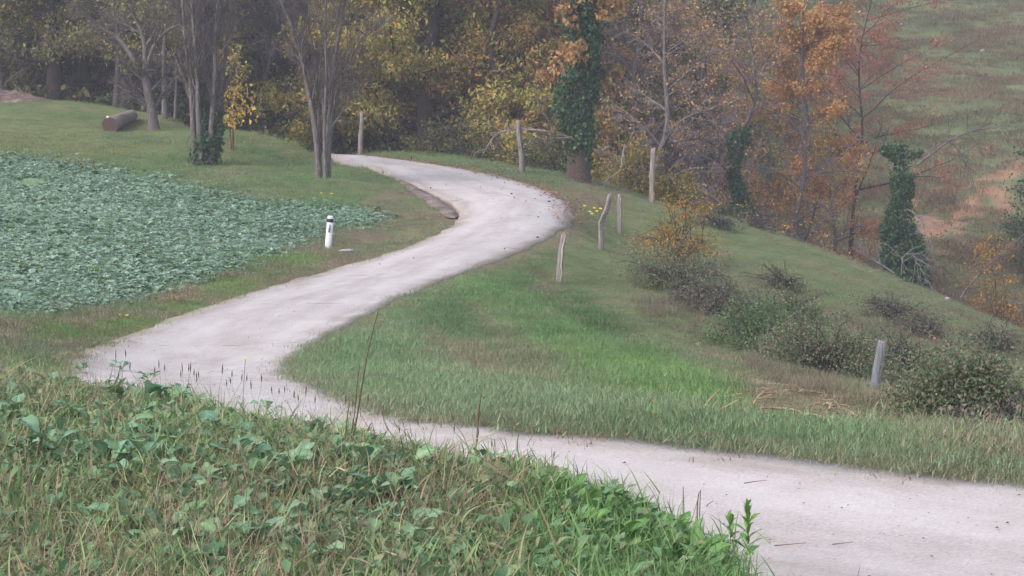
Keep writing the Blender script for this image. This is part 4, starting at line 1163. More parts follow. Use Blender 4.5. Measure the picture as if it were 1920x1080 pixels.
for k, (u, d, rx, h, p, lab) in enumerate([
        (1205, 80, 0.9, 2.2, PAL_YSH, 'yellow-green leafy shrub between the red-brown trunk and the thick round post'),
        (1265, 79.5, 0.9, 1.7, PAL_YSH, 'yellow shrub just right of the thick round post'),
        (1345, 86, 1.5, 3.0, PAL_ORANGE, 'amber shrub under the half-bare fruit trees'),
        (1440, 86, 1.3, 3.2, [((178, 140, 58), 3), ((160, 124, 62), 2)], 'golden shrub under the low crooked fruit tree'),
        (1530, 84, 1.4, 2.9, PAL_ORANGE, 'orange shrub showing just above the grass crest'),
        (1395, 81, 0.8, 1.9, [((74, 100, 58), 3), ((96, 114, 64), 2)], 'dark green bush at the foot of the ivy-streaked fruit tree'),
        (1600, 84, 1.1, 2.4, PAL_BROWN, 'russet shrub left of the ivy column on the crest'),
        (1130, 84, 1.0, 1.9, PAL_YSH, 'yellow bush glimpsed between the two thick trunks')]):
    g = ground_at(u, d)
    shrub(60 + k, g, rx, 0.9, h, 'shrub', lab, 'shrub', p, 2600, 0.12, aspect=0.6)

# ivy column: dead stub smothered in ivy
rng = np.random.default_rng(70)
base = ground_at(1695, 84); D = 84
e = empty('ivy_column', base, 'dead trunk smothered in green ivy on the crest of the pasture', 'tree')
P, R = px_stem(D, [(1700, 600), (1700, 500), (1695, 420), (1690, 350), (1688, 300), (1684, 268)], 0.20, 0.09, 16)
tube_obj('trunk', [(P, R, 8)], BK_GREY, e, org=base)
def blob(rng, u, v, d, ru, rv, n, size):
    c = at(u, v, d); s = d / FPX
    q = rng.normal(0, 1, (n, 3)); q = nz(q) * rng.uniform(0.35, 1, (n, 1)) ** 0.5
    q = c + q * np.array([ru * s, ru * s * 0.9, rv * s])
    lump = fnoise(q[:, 0] * 2.2, q[:, 2] * 2.2 + q[:, 1], 88, 2)
    q = q[lump > 0.43]
    return leaves(rng, q, size, pal(rng, [((70, 104, 66), 4), ((86, 120, 74), 3), ((58, 88, 58), 2), ((106, 136, 82), 1)], len(q), 0.25), 0.8, 0.8)
sets = [ivy_on(rng, P, R, 1800, 0.13, 0.35, 1.0, 0.34)]
for (u, v, ru, rv, n) in [(1690, 290, 26, 16, 700), (1668, 282, 20, 11, 350), (1714, 284, 16, 12, 220), (1693, 345, 24, 40, 1100), (1690, 410, 34, 42, 1900), (1692, 470, 44, 48, 2600), (1700, 520, 48, 44, 2400), (1665, 435, 18, 26, 400), (1722, 500, 24, 40, 700)]:
    sets.append(blob(rng, u, v, D, ru, rv, n, 0.13))
leaf_obj('ivy', sets, e, base)
for k, (pts, dd, r, lab, gr) in enumerate([
        ([(1718, 310), (1745, 290), (1775, 268), (1800, 255), (1830, 244), (1868, 240)], 83.5, 0.05, 'long crooked dead limb reaching right from the ivy column', -0.05),
        ([(1780, 268), (1795, 278), (1808, 305), (1822, 330), (1826, 350)], 83.6, 0.022, 'thin dead bough hanging below the long crooked limb', -0.12),
        ([(1660, 272), (1640, 262), (1615, 262), (1595, 275), (1570, 300)], 84.0, 0.03, 'dead bough arching left from the top of the ivy column', -0.06),
        ([(1700, 392), (1715, 400), (1728, 415), (1736, 440)], 82.8, 0.022, 'short pale dead branch in front of the ivy column', -0.06),
        ([(1676, 512), (1655, 498), (1630, 484), (1608, 470)], 82.0, 0.03, 'pale dead branch poking left at the foot of the ivy column', 0.0),
        ([(1690, 515), (1694, 480), (1710, 476), (1720, 500), (1722, 540)], 82.0, 0.018, 'drooping tangle of dead twigs at the foot of the ivy column', -0.14),
        ([(1800, 560), (1820, 532), (1850, 500), (1890, 465), (1930, 430)], 82.0, 0.04, 'pale bare pole of a tree leaning right above the crest', 0.02)]):
    dead_branch(80 + k, pts, dd, r, lab, grav=gr, n1=16 if k in (0, 5) else 11, L1=1.3 if k in (0, 5) else 0.9, mat=BK_GREY if k in (0, 1, 2, 6) else BK_PALE)
shrub(78, ground_at(1890, 84), 1.3, 1.0, 5.4, 'shrub', 'bright amber-yellow shrub by the picture edge above the crest', 'shrub', [((190, 146, 56), 4), ((170, 122, 52), 3), ((150, 120, 58), 1.5)], 4200, 0.11)
g = ground_at(1935, 108)
shrub(79, g, 1.2, 1.0, 5.5, 'ivy_bush', 'dark green ivy-covered bush at the picture edge on the far slope', 'bush', [((62, 88, 52), 3), ((80, 106, 58), 2)], 3000, 0.16)

# ================================================================= the wood on the left
P_TRUNKS = [
    (107, 187, 95, 0.30, 13, 'thick brown trunk at the wood edge beside the earth heap', BK_DARK, PAL_OLIVE, 0.10, 21000),
    (156, 190, 99, 0.36, 13, 'thick dark trunk deep in shade right of the brown one', BK_DARK, PAL_DKGREEN + PAL_OLIVE, 0.10, 21000),
    (3, 170, 97, 0.18, 14, 'tree with yellowish-green leaves at the left picture edge', BK_GREY, PAL_YG + PAL_OLIVE, 0.1, 22000),
    (218, 197, 94, 0.11, 11, 'slim grey trunk, left one of a pair behind the log', BK_GREY, PAL_OLIVE, 0.2, 8000),
    (231, 199, 94.3, 0.12, 11, 'slim grey trunk, right one of a pair behind the log', BK_GREY, PAL_OLIVE, 0.2, 8000),
    (309, 222, 89, 0.09, 9, 'thin bent grey tree right of the leaning fruit tree', BK_GREY, PAL_OLIVE, 0.25, 6000),
    (328, 220, 91, 0.06, 8, 'very thin sapling trunk left of the many-stemmed tree', BK_GREY, PAL_YG, 0.3, 3000)]
for k, (u, v, d, r, H, lab, bk, pl, c0, nl_) in enumerate(P_TRUNKS):
    g = hit(u, v) if v < 1000 else ground_at(u, d)
    if abs(g[1] - d) > 9: g = ground_at(u, d)
    wood_tree(100 + k, g, H, r, 'woodland_tree', lab, bark=bk, crown0=c0, nl=26, LL=0.38, droop=-0.05, nleaf=nl_, lsize=0.17, palette=pl, lsd=0.26, twig=(8, 5), tw_mat=TWIG, aspect=0.6)
# further trees of the wood, one behind another
protos = []
for k, (H, r, pl, c0) in enumerate([(13, 0.24, PAL_DKGREEN, 0.08), (12, 0.20, PAL_OLIVE, 0.10), (13, 0.24, PAL_YG, 0.08), (13, 0.22, PAL_BROWN, 0.12)]):
    lab = ['dark green-leaved tree within the wood', 'olive-leaved tree within the wood', 'yellow-leaved tree within the wood', 'brown-leaved tree within the wood'][k]
    protos.append((wood_tree(120 + k, ground_at([60, 260, 420, 560][k], 104 + 2 * k), H, r, 'woodland_tree', lab, group=lab.replace('tree', 'trees'), crown0=c0, nl=26, LL=0.38, droop=-0.04, nleaf=20000, lsize=0.26, palette=pl, lsd=0.3, twig=(7, 4), aspect=0.6), lab))
rng = np.random.default_rng(131)
spots = [(-60, 103, 2), (20, 110, 1), (110, 108, 3), (190, 106, 0), (320, 104, 0), (370, 110, 2), (470, 104, 1), (520, 110, 3), (610, 106, 0), (660, 112, 1), (740, 108, 0), (850, 107, 2), (920, 112, 0),
         (150, 118, 1), (280, 118, 2), (400, 120, 0), (540, 120, 2), (680, 122, 3), (820, 120, 1), (980, 114, 3), (1060, 110, 0), (1140, 108, 1), (1100, 120, 1), (1215, 116, 0), (1300, 114, 1), (1240, 124, 2), (-20, 124, 0), (-140, 112, 1), (-220, 118, 0), (-120, 98, 0)]
for (u, d, k) in spots:
    e0, lab = protos[k]
    copy_thing(e0, ground_at(u, d), lab, lab.replace('tree', 'trees'), rng.uniform(0, 6.28), rng.uniform(0.85, 1.15))
# dim undergrowth below the canopy
def undergrowth():
    rng = np.random.default_rng(140)
    n = 52000
    u = rng.uniform(-260, 1180, n); d = rng.uniform(92, 128, n)
    lo = np.interp(u, [-260, 350, 620, 1180], [97, 92, 92, 84]); d = np.maximum(d, lo + rng.uniform(0, 4, n))
    x = (u - 960) / FPX * d
    hN = 0.5 + 3.4 * fnoise(x * 0.35, d * 0.3, 141) * np.clip((d - lo) / 8, 0.15, 1)
    z = gq(x, d) + hN * rng.uniform(0, 1, n) ** 0.8
    c = pal(rng, [((68, 84, 54), 4), ((88, 102, 62), 3), ((124, 120, 66), 3), ((138, 108, 70), 1)], n, 0.3)
    V, F, C = leaves(rng, np.stack([x, d, z], 1), 0.26, c, 0.2, 0.7)
    o = link('undergrowth', mesh_np('undergrowth', V, F, 3, M_LEAF, C))
    tag(o, 'dark leafy undergrowth filling the shade of the wood', 'undergrowth', kind='stuff')
    # the wood beyond, read as one mass
    n = 48000
    u = rng.uniform(-500, 1450, n); d = rng.uniform(122, 150, n); x = (u - 960) / FPX * d
    z = gq(x, d) + 16 * rng.uniform(0.02, 1, n) ** 0.9 * (0.6 + 0.5 * fnoise(x * 0.15, d * 0.1, 142))
    keep = ~((u > 1250) & (rng.uniform(0, 1, n) < (u - 1250) / 200))
    x, d, z = x[keep], d[keep], z[keep]
    cl = fnoise(x * 0.3, z * 0.3, 143)
    c = lerp(np.repeat(lin((96, 102, 60))[None], len(x), 0), np.repeat(lin((160, 138, 76))[None], len(x), 0), np.clip((cl - 0.35) * 2.5, 0, 1)) * rng.uniform(0.7, 1.25, (len(x), 1))
    V, F, C = leaves(rng, np.stack([x, d, z], 1), 0.5, c, 0.4, 0.7)
    tag(link('far_wood', mesh_np('far_wood', V, F, 3, M_LEAF, C)), 'mass of autumn foliage deep behind the nearer trees', 'wood', kind='stuff')
def brush():
    rng = np.random.default_rng(145)
    n = 34000
    u = rng.uniform(1120, 2150, n); d = rng.uniform(80, 112, n); d = np.maximum(d, np.interp(u, [1120, 1300, 1600, 2150], [84, 82, 79, 74]))
    x = (u - 960) / FPX * d
    nn = fnoise(x * 0.45, d * 0.3, 146); keep = (nn > 0.38) & ~((d > 100) & (rng.uniform(0, 1, n) < 0.6))
    x, d, nn, u = x[keep], d[keep], nn[keep], u[keep]
    hN = 0.4 + 3.0 * (nn - 0.38) * 2
    z = gq(x, d) + hN * rng.uniform(0, 1, len(x)) ** 0.8
    col = lerp(pal(rng, [((136, 116, 106), 3), ((120, 114, 94), 3), ((150, 122, 96), 2), ((120, 104, 104), 3)], len(x), 0.22), pal(rng, PAL_MUTE, len(x), 0.2), (fnoise(x * 0.3, d * 0.3, 147) > 0.55) * 1.0)
    V, F, C = leaves(rng, np.stack([x, d, z], 1), 0.15, col, 0.2, 0.5)
    tag(link('valley_brushwood', mesh_np('valley_brushwood', V, F, 3, M_LEAF, C)), 'brown brushwood filling the dip behind the pasture crest', 'brushwood', kind='stuff')
    m = 2200
    u = rng.uniform(1130, 2100, m); d = rng.uniform(82, 104, m); x = (u - 960) / FPX * d
    P0 = np.stack([x, d, gq(x, d) - 0.05], 1)
    Q = march(rng, P0, rng.normal(0, 0.35, (m, 3)) + [0, 0, 1], rng.uniform(0.8, 2.6, m), 6, 0.12, -0.03)
    R = np.linspace(0.014, 0.005, 7)[None].repeat(m, 0)
    b = sprout(rng, Q, R, 3, 0.3, 1, 0.6, 0.3, -0.4, 0.7, 3, 0.14, 0.0, rmin=0.006)
    V, F = merge([tubes(Q, R, 3), tubes(b[0], b[1], 3)])
    tag(link('valley_twigs', mesh_np('valley_twigs', V, F, 4, TWIG_L)), 'grey bare twigs standing in the dip behind the pasture crest', 'twigs', kind='stuff')
undergrowth()
brush()
# brushwood under the trees by the bend
for k, (u, v, rx, h, p, lab) in enumerate([
        (545, 258, 1.3, 0.9, [((96, 84, 72), 3), ((112, 70, 60), 1), ((84, 92, 60), 2)], 'low brushwood with a few red leaves left of the twin-stemmed tree'),
        (247, 195, 0.5, 0.7, PAL_YG, 'small yellowish bush behind the log'),
        (740, 282, 1.1, 1.3, PAL_DKGREEN, 'dark green bush under the chestnuts by the first post'),
        (860, 296, 1.6, 1.3, PAL_DKGREEN + [((140, 96, 60), 1)], 'low dark bush under the broad chestnut'),
        (945, 306, 1.0, 1.4, PAL_DKGREEN + [((150, 100, 60), 1.6)], 'dark bush with russet leaves behind the white-streaked post'),
        (1025, 322, 0.9, 1.3, PAL_DKGREEN, 'dark bush at the left foot of the ivy-clad trunk')]):
    g = hit(u, v)
    shrub(150 + k, [g[0], g[1] + 1.2, g[2]], rx, 0.7, h, 'bush', lab, 'bush', p, 1800, 0.12, stems=24)
# ------------------------------------------------------------------ fence posts
WOOD = bark_mat('weathered_wood', [(0.25, (92, 84, 80)), (0.5, (138, 128, 122)), (0.75, (184, 176, 172))], scale=9, stretch=(5, 5, 0.35), bump=0.8)
WOOD2 = bark_mat('grey_split_wood', [(0.25, (98, 98, 104)), (0.5, (128, 128, 134)), (0.75, (158, 156, 160))], scale=8, stretch=(6, 6, 0.3), bump=0.8)
WOODP = bark_mat('pale_sapwood', [(0.25, (160, 150, 140)), (0.6, (200, 192, 184)), (0.8, (218, 212, 206))], scale=10, stretch=(6, 6, 0.3), bump=0.4)
WOODB = bark_mat('brown_post_wood', [(0.25, (96, 88, 84)), (0.5, (138, 128, 124)), (0.75, (178, 168, 164))], scale=9, stretch=(5, 5, 0.35), bump=0.8)

def post(seed, base, pts, w, label, mat, streak=None, sq=0.0, name='fence_post', top_slope=0.3):
    """irregular wooden post through photo pixels; w = radius"""
    rng = np.random.default_rng(seed)
    D = base[1]; w = w * 0.86
    q = [at(u, v, D) for u, v in pts]; q[0] = base - [0, 0, 0.25]
    n = 12; P = resample(q, n); sides = 10
    a = np.arange(sides) * 2 * math.pi / sides
    rad = 1 + 0.16 * rng.normal(0, 1, sides)
    if sq: rad = 1.0 / np.maximum(np.abs(np.cos(a + .2)) * 0.9, np.abs(np.sin(a + .2)) * 1.7)
    V = []
    for i in range(n):
        t = i / (n - 1)
        k = w * (1.12 - 0.22 * t) * (1 + 0.06 * rng.normal())
        ring = np.stack([np.cos(a) * rad * k, np.sin(a) * rad * k, np.zeros(sides)], 1)
        ring += rng.normal(0, w * 0.03, ring.shape)
        if i == n - 1: ring[:, 2] += (np.cos(a) * top_slope * w + rng.normal(0, 0.015, sides))
        V.append(P[i] + ring)
    V = np.concatenate(V + [P[-1:] + [[0, 0, 0.01]]])
    F = []
    for i in range(n - 1):
        for j in range(sides):
            F.append([i * sides + j, i * sides + (j + 1) % sides, (i + 1) * sides + (j + 1) % sides, (i + 1) * sides + j])
    cap = [[(n - 1) * sides + j, (n - 1) * sides + (j + 1) % sides, n * sides] for j in range(sides)]
    flat = [x for f in F for x in f] + [x for f in cap for x in f]
    tot = [4] * len(F) + [3] * len(cap)
    me = mesh_np(name, V - base, np.array(flat), np.array(tot), mat, smooth=False)
    o = link(name, me, loc=base)
    tag(o, label, 'post', 'old wooden posts along the pasture')
    if streak:           # bare sapwood where the bark has split away: a long sliver standing proud
        t0, t1, ang, wid = streak
        tt = np.linspace(t0, t1, 9); f = tt * (n - 1); i0 = np.minimum(f.astype(int), n - 2); fr = (f - i0)[:, None]
        C = P[i0] * (1 - fr) + P[i0 + 1] * fr
        dirv = np.array([math.cos(ang), math.sin(ang), 0]); sv = np.array([-math.sin(ang), math.cos(ang), 0])
        ww = wid * np.sin(np.linspace(0.25, math.pi - 0.15, 9)) * rng.uniform(0.8, 1.15, 9)
        rr = w * (1.12 - 0.22 * tt)[:, None] * 1.0
        c0 = C + dirv * rr + rng.normal(0, 0.006, (9, 1)) * sv
        L_ = c0 - sv * ww[:, None]; R_ = c0 + sv * ww[:, None]; O_ = c0 + dirv * 0.035
        Vv = np.concatenate([L_ - dirv * .06, O_, R_ - dirv * .06])
        F = []
        for k in range(8):
            F += [[k, k + 1, 10 + k, 9 + k], [9 + k, 10 + k, 19 + k, 18 + k]]
        link('sapwood', mesh_np('sapwood', Vv - base, np.array(F), 4, WOODP), o)
    return o
post(201, ground_at(675, 85.6), [(675, 284), (676, 255), (678, 232), (678, 209)], 0.085, 'straight grey round post by the far end of the road', WOOD)
post(202, hit(979, 326), [(979, 326), (978, 295), (974, 260), (972, 226)], 0.085, 'grey post with a white streak standing left of the ivy-clad trunk', WOOD, (0.25, 0.80, -1.4, 0.035))
post(203, hit(1047, 530), [(1047, 530), (1051, 500), (1053, 470), (1058, 438)], 0.07, 'white-streaked leaning post at the top of the green bank', WOOD, (0.12, 0.98, -1.2, 0.045))
post(204, hit(1126, 469), [(1126, 469), (1127, 440), (1126, 418), (1138, 390), (1143, 364)], 0.078, 'crooked brown post bent to the right at the outside of the bend', WOODB, (0.45, 0.7, -1.9, 0.03))
post(205, hit(1162, 441), [(1162, 441), (1162, 415), (1161, 390), (1162, 365)], 0.07, 'shorter upright post just right of the crooked one', WOODB, (0.3, 0.95, -1.2, 0.03))
post(206, hit(1222, 381), [(1222, 381), (1222, 345), (1223, 310), (1225, 278)], 0.10, 'tall thick round post in front of the yellow shrubs', WOODB)
post(207, hit(1637, 746), [(1636, 746), (1641, 710), (1647, 675), (1653, 640)], 0.048, 'flat-sided grey split post leaning right between the brambles', WOOD2, (0.02, 1.0, -0.5, 0.018), sq=1, top_slope=-0.3)

# ------------------------------------------------------------------ white delineator post
def matte(name, c, r=0.6, spec=0.3, noise=0.0):
    m, nt, b = newmat(name)
    if noise:
        r_, n_ = noise_col(nt, 9, [(0.3, tuple(np.array(c) * (1 - noise))), (0.65, c)], detail=6)
        nt.links.new(r_.outputs[0], b.inputs['Base Color'])
    else:
        b.inputs['Base Color'].default_value = (*lin(c), 1)
    b.inputs['Roughness'].default_value = r; b.inputs['Specular IOR Level'].default_value = spec
    return m
M_WHITE = matte('white_plastic', (226, 224, 226), 0.5, 0.3, 0.10)
M_BLACK = matte('black_band', (26, 26, 32), 0.5)
M_GREYM = matte('grey_mark', (150, 150, 158), 0.6)
def prism(outline, levels):
    """outline (n,2) scaled per level [(z, sx, sy, ox)] -> V, flat, tot (capped)"""
    n = len(outline); V = []; flat = []; tot = []
    for z, sx, sy, ox in levels:
        V += [[x * sx + ox, y * sy, z] for x, y in outline]
    for k in range(len(levels) - 1):
        for j in range(n):
            flat += [k * n + j, k * n + (j + 1) % n, (k + 1) * n + (j + 1) % n, (k + 1) * n + j]; tot.append(4)
    flat += list(range((len(levels) - 1) * n, len(levels) * n)); tot.append(n)
    return np.array(V), np.array(flat), np.array(tot)
base = hit(615, 467); D = base[1]
ROUND = [(math.cos(a) * (1 if abs(math.cos(a)) > .5 else .95), math.sin(a) * 0.8) for a in np.arange(0, 2 * math.pi, math.pi / 7)]
s = D / FPX
H = 62 * s; wv = 6.2 * s
e = empty('delineator_post', base, 'white plastic road delineator post with a black band at the verge', 'delineator post')
e.rotation_euler = (0.03, math.atan(5.5 / 62), 0)
def level_obj(name, z0, z1, w0, w1, mat, extra=()):
    V, f, t = prism(ROUND, [(z0, w0, w0, 0), (z1, w1, w1, 0)] + list(extra)); return link(name, mesh_np(name, V, f, t, mat), e)
level_obj('body', -0.15, H * 0.80, wv * 1.02, wv * 0.98, M_WHITE)
level_obj('black_band', H * 0.802, H * 0.905, wv * 1.03, wv * 1.03, M_BLACK)
level_obj('cap', H * 0.907, H * 0.955, wv * 1.0, wv * 1.0, M_WHITE, [(H * 0.985, wv * .8, wv * .8, -wv * .1), (H, wv * .35, wv * .35, -wv * .3)])
V = np.array([[-.32, -1, .50], [.28, -1, .50], [.28, -1, .74], [-.32, -1, .74]]) * [wv, wv * 0.80, H] + [0, -0.006, 0]
link('number_strip', mesh_np('number_strip', np.vstack([V, V + [0, 0.012, 0]]), np.array([0, 1, 2, 3, 1, 0, 4, 5, 2, 1, 5, 6, 3, 2, 6, 7, 0, 3, 7, 4]), 4, M_GREYM), e)
a = np.linspace(0, 6.283, 9)[:-1]
V = np.stack([np.cos(a) * wv * .16 - wv * .12, np.full(8, -wv * 0.80 - .012), np.sin(a) * wv * .2 + H * .60], 1)
V = np.vstack([V, V + [0, 0.004, 0]])
link('bolt', mesh_np('bolt', V, np.array(list(range(8)) + [x for j in range(8) for x in (j, (j + 1) % 8, 8 + (j + 1) % 8, 8 + j)]), np.array([8] + [4] * 8), M_BLACK), e)

# ------------------------------------------------------------------ stones
STONE = bark_mat('pale_stone', [(0.3, (150, 142, 138)), (0.6, (192, 184, 182)), (0.8, (212, 206, 206))], scale=7, stretch=(1, 1, 1), bump=0.7)
def stone(seed, base, r, flat, name, label, cat='stone', mat=None, group=None, sink=0.25):
    rng = np.random.default_rng(seed)
    nu, nv = 10, 6; V = []
    for j in range(nv + 1):
        ph = math.pi * j / nv
        for i in range(nu):
            th = 2 * math.pi * i / nu
            p = np.array([math.sin(ph) * math.cos(th), math.sin(ph) * math.sin(th), math.cos(ph)])
            k = 1 + 0.35 * (fnoise(np.array([p[0] * 1.5 + seed]), np.array([p[1] * 1.5 + p[2]]), seed)[0] - 0.5) * 2
            V.append(p * k * r * np.array([1, 0.8, flat]))
    F = []
    for j in range(nv):
        for i in range(nu):
            F.append([j * nu + i, (j + 1) * nu + i, (j + 1) * nu + (i + 1) % nu, j * nu + (i + 1) % nu])
    o = link(name, mesh_np(name, np.array(V), np.array(F), 4, mat or STONE, smooth=False), loc=base + np.array([0, 0, r * flat * (1 - 2 * sink)]), rot=(0, 0, rng.uniform(0, 3)))
    return tag(o, label, cat, group)
stone(301, hit(650, 473), 0.22, 0.25, 'flat_stone', 'flat pale stone slab lying beside the white delineator post')
for k, (u, v, r, lab) in enumerate([(1308, 648, 0.045, 'small white stone on the green bank left of the brambles'), (1384, 410, 0.08, 'white stone on the crest of the pasture'), (1776, 563, 0.09, 'white stone on the crest above the far brambles'),
                                    (1470, 578 - 8, 0.04, 'pale pebble in the pasture above the brambles'), (1843, 98, 0.16, 'pale stone high on the far hillside near the picture edge'), (1787, 82, 0.13, 'small white stone on the far hillside grass'),
                                    (1663, 76, 0.13, 'white stone beside the red cherry leaves on the far hillside'), (1690, 48, 0.12, 'highest pale stone on the far hillside')]):
    g = hit(u, v) if v > 300 else hit(u, v, 97)
    stone(310 + k, g, r, 0.75, 'stone', lab, group='pale stones in the grass')

# ------------------------------------------------------------------ felled log and earth heap
a_ = hit(206, 247)
b_ = ground_at(250, a_[1] + 5.5)
r = 14.5 * a_[1] / FPX
a_[2] += r * 0.8; b_[2] += r * 0.62
e = empty('felled_log', a_ - [0, 0, r * .8], 'thick felled log lying in the meadow with its sawn end showing', 'log')
rng = np.random.default_rng(320)
n, sides = 22, 22
ax = nz(b_ - a_); sx = nz(np.cross(ax, [0, 0, 1])); uy = np.cross(sx, ax)
V = []
for i in range(n):
    t = i / (n - 1); c = a_ * (1 - t) + b_ * t; k = r * (1.02 - 0.28 * t)
    for j in range(sides):
        q = 2 * math.pi * j / sides
        kk = k * (1 + 0.035 * rng.normal() * (0 < i) + 0.025 * math.sin(3 * q + i * .4) + 0.03 * math.sin(5 * q + i))
        V.append(c + sx * math.cos(q) * kk + uy * math.sin(q) * kk)
V = np.array(V) - (a_ - [0, 0, r * .8])
F = [[i * sides + j, i * sides + (j + 1) % sides, (i + 1) * sides + (j + 1) % sides, (i + 1) * sides + j] for i in range(n - 1) for j in range(sides)]
link('bark', mesh_np('bark', V, np.array(F), 4, WOOD, smooth=False), e)
m_end, nt, bb = newmat('sawn_end')
wv_ = N(nt, 'ShaderNodeTexWave', wave_type='RINGS', rings_direction='SPHERICAL'); wv_.inputs['Scale'].default_value = 7; wv_.inputs['Distortion'].default_value = 3
tc = N(nt, 'ShaderNodeTexCoord'); nt.links.new(tc.outputs['Object'], wv_.inputs['Vector'])
rp = N(nt, 'ShaderNodeValToRGB'); rp.color_ramp.elements[0].color = (*lin((74, 58, 52)), 1); rp.color_ramp.elements[1].color = (*lin((112, 90, 80)), 1)
nt.links.new(wv_.outputs[0], rp.inputs[0]); nt.links.new(rp.outputs[0], bb.inputs['Base Color'])
Vc = V[:sides] - ax * 0.012; c0 = Vc.mean(0)
fan = [[j, sides, (j + 1) % sides] for j in range(sides)]
o = link('sawn_end', mesh_np('sawn_end', np.vstack([Vc - c0, [[0, 0, 0]]]), np.array(fan), 3, m_end), e); o.location = tuple(c0)
Ve = V[-sides:] + ax * 0.01; c1 = Ve.mean(0)
o = link('far_end', mesh_np('far_end', np.vstack([Ve - c1, [[0, 0, 0]]]), np.array([[j, (j + 1) % sides, sides] for j in range(sides)]), 3, m_end), e); o.location = tuple(c1)
# chip of bark torn off near the sawn end
q = a_ + ax * 1.0 + uy * r * 0.75 - sx * 0 - (a_ - [0, 0, r * .8])
M_CHIP = matte('fresh_wood', (206, 182, 160), 0.8)
sgn = -1 if sx[1] > 0 else 1
cq = [q + sx * sgn * r * .66 + ax * x + uy * (-0.08 * k) for k, x in enumerate((0, .35, .7))]
Vq = np.array([p + uy * w for p in cq for w in (0.07, -0.07)]) + sx * sgn * 0.09
link('torn_bark', mesh_np('torn_bark', np.vstack([Vq, Vq - sx * sgn * .1]), np.array([[0, 1, 3, 2], [2, 3, 5, 4], [6, 7, 1, 0], [10, 4, 5, 11], [0, 2, 8, 6], [2, 4, 10, 8]]), 4, M_CHIP), e)

base = hit(10, 192)
nu, nv = 44, 22; V = []
for j in range(nv):
    for i in range(nu):
        x = -7.5 + i / (nu - 1) * 9.6; y = -1.8 + j / (nv - 1) * 3.6
        env = max(0, 1 - (y / 1.7) ** 2) * np.interp(x, [-7.5, -6, -1.6, 0.2, 1.4, 2.1], [0, 1, 1, 0.55, 0.12, 0])
        X = base[0] + x; Y = base[1] + 1.4 + y
        nn = float(fnoise(np.array([X * 1.5]), np.array([Y * 1.5]), 331, 3)[0] - 0.5) * 0.7 + float(vnoise(np.array([X * 5]), np.array([Y * 5]), 335)[0] - 0.5) * 0.22
        V.append([X, Y, float(gq(X, Y)) - 0.05 + env * (0.78 + nn)])
F = [[j * nu + i, j * nu + i + 1, (j + 1) * nu + i + 1, (j + 1) * nu + i] for j in range(nv - 1) for i in range(nu - 1)]
M_EARTH = bark_mat('heaped_earth', [(0.3, (70, 60, 56)), (0.5, (116, 98, 90)), (0.7, (156, 140, 132))], scale=3.5, stretch=(1, 1, 1), bump=1.0)
o = link('earth_heap', mesh_np('earth_heap', np.array(V) - base, np.array(F), 4, M_EARTH), loc=base)
tag(o, 'low heap of greyish earth and stones at the edge of the meadow', 'earth heap')

# ------------------------------------------------------------------ drain along the inside of the bend
i0 = int(np.argmin(np.abs(RA[:, 1] - 63.6))); i1 = int(np.argmin(np.abs(RA[:, 1] - 71.5) + (np.arange(len(RA)) < i0) * 99))
ids = np.arange(i0, i1); tt = np.linspace(0, 1, len(ids))
wd = 0.08 + 0.5 * np.sin(tt ** 0.75 * math.pi) ** 0.7
prof = [(0.0, 0.0), (0.03, -0.045), (0.09, -0.045), (0.13, 0.0), (0.6, 0.01), (1.0, -0.02)]
V = []
for k, i in enumerate(ids):
    for s_, h_ in prof:
        p = RA[i, :2] + nleft[i] * (s_ * wd[k] + 0.02)
        V.append([p[0], p[1], float(tps(p[0], p[1])) + 0.02 + h_])
m = len(prof)
F = [[k * m + j, (k + 1) * m + j, (k + 1) * m + j + 1, k * m + j + 1] for k in range(len(ids) - 1) for j in range(m - 1)]
M_DRAIN = bark_mat('grey_drain', [(0.3, (84, 76, 72)), (0.5, (128, 114, 106)), (0.7, (158, 144, 136))], scale=2.2, stretch=(1, 1, 1), bump=0.5)
tag(link('drain_channel', mesh_np('drain_channel', np.array(V), np.array(F), 4, M_DRAIN, smooth=False)), kind='structure')

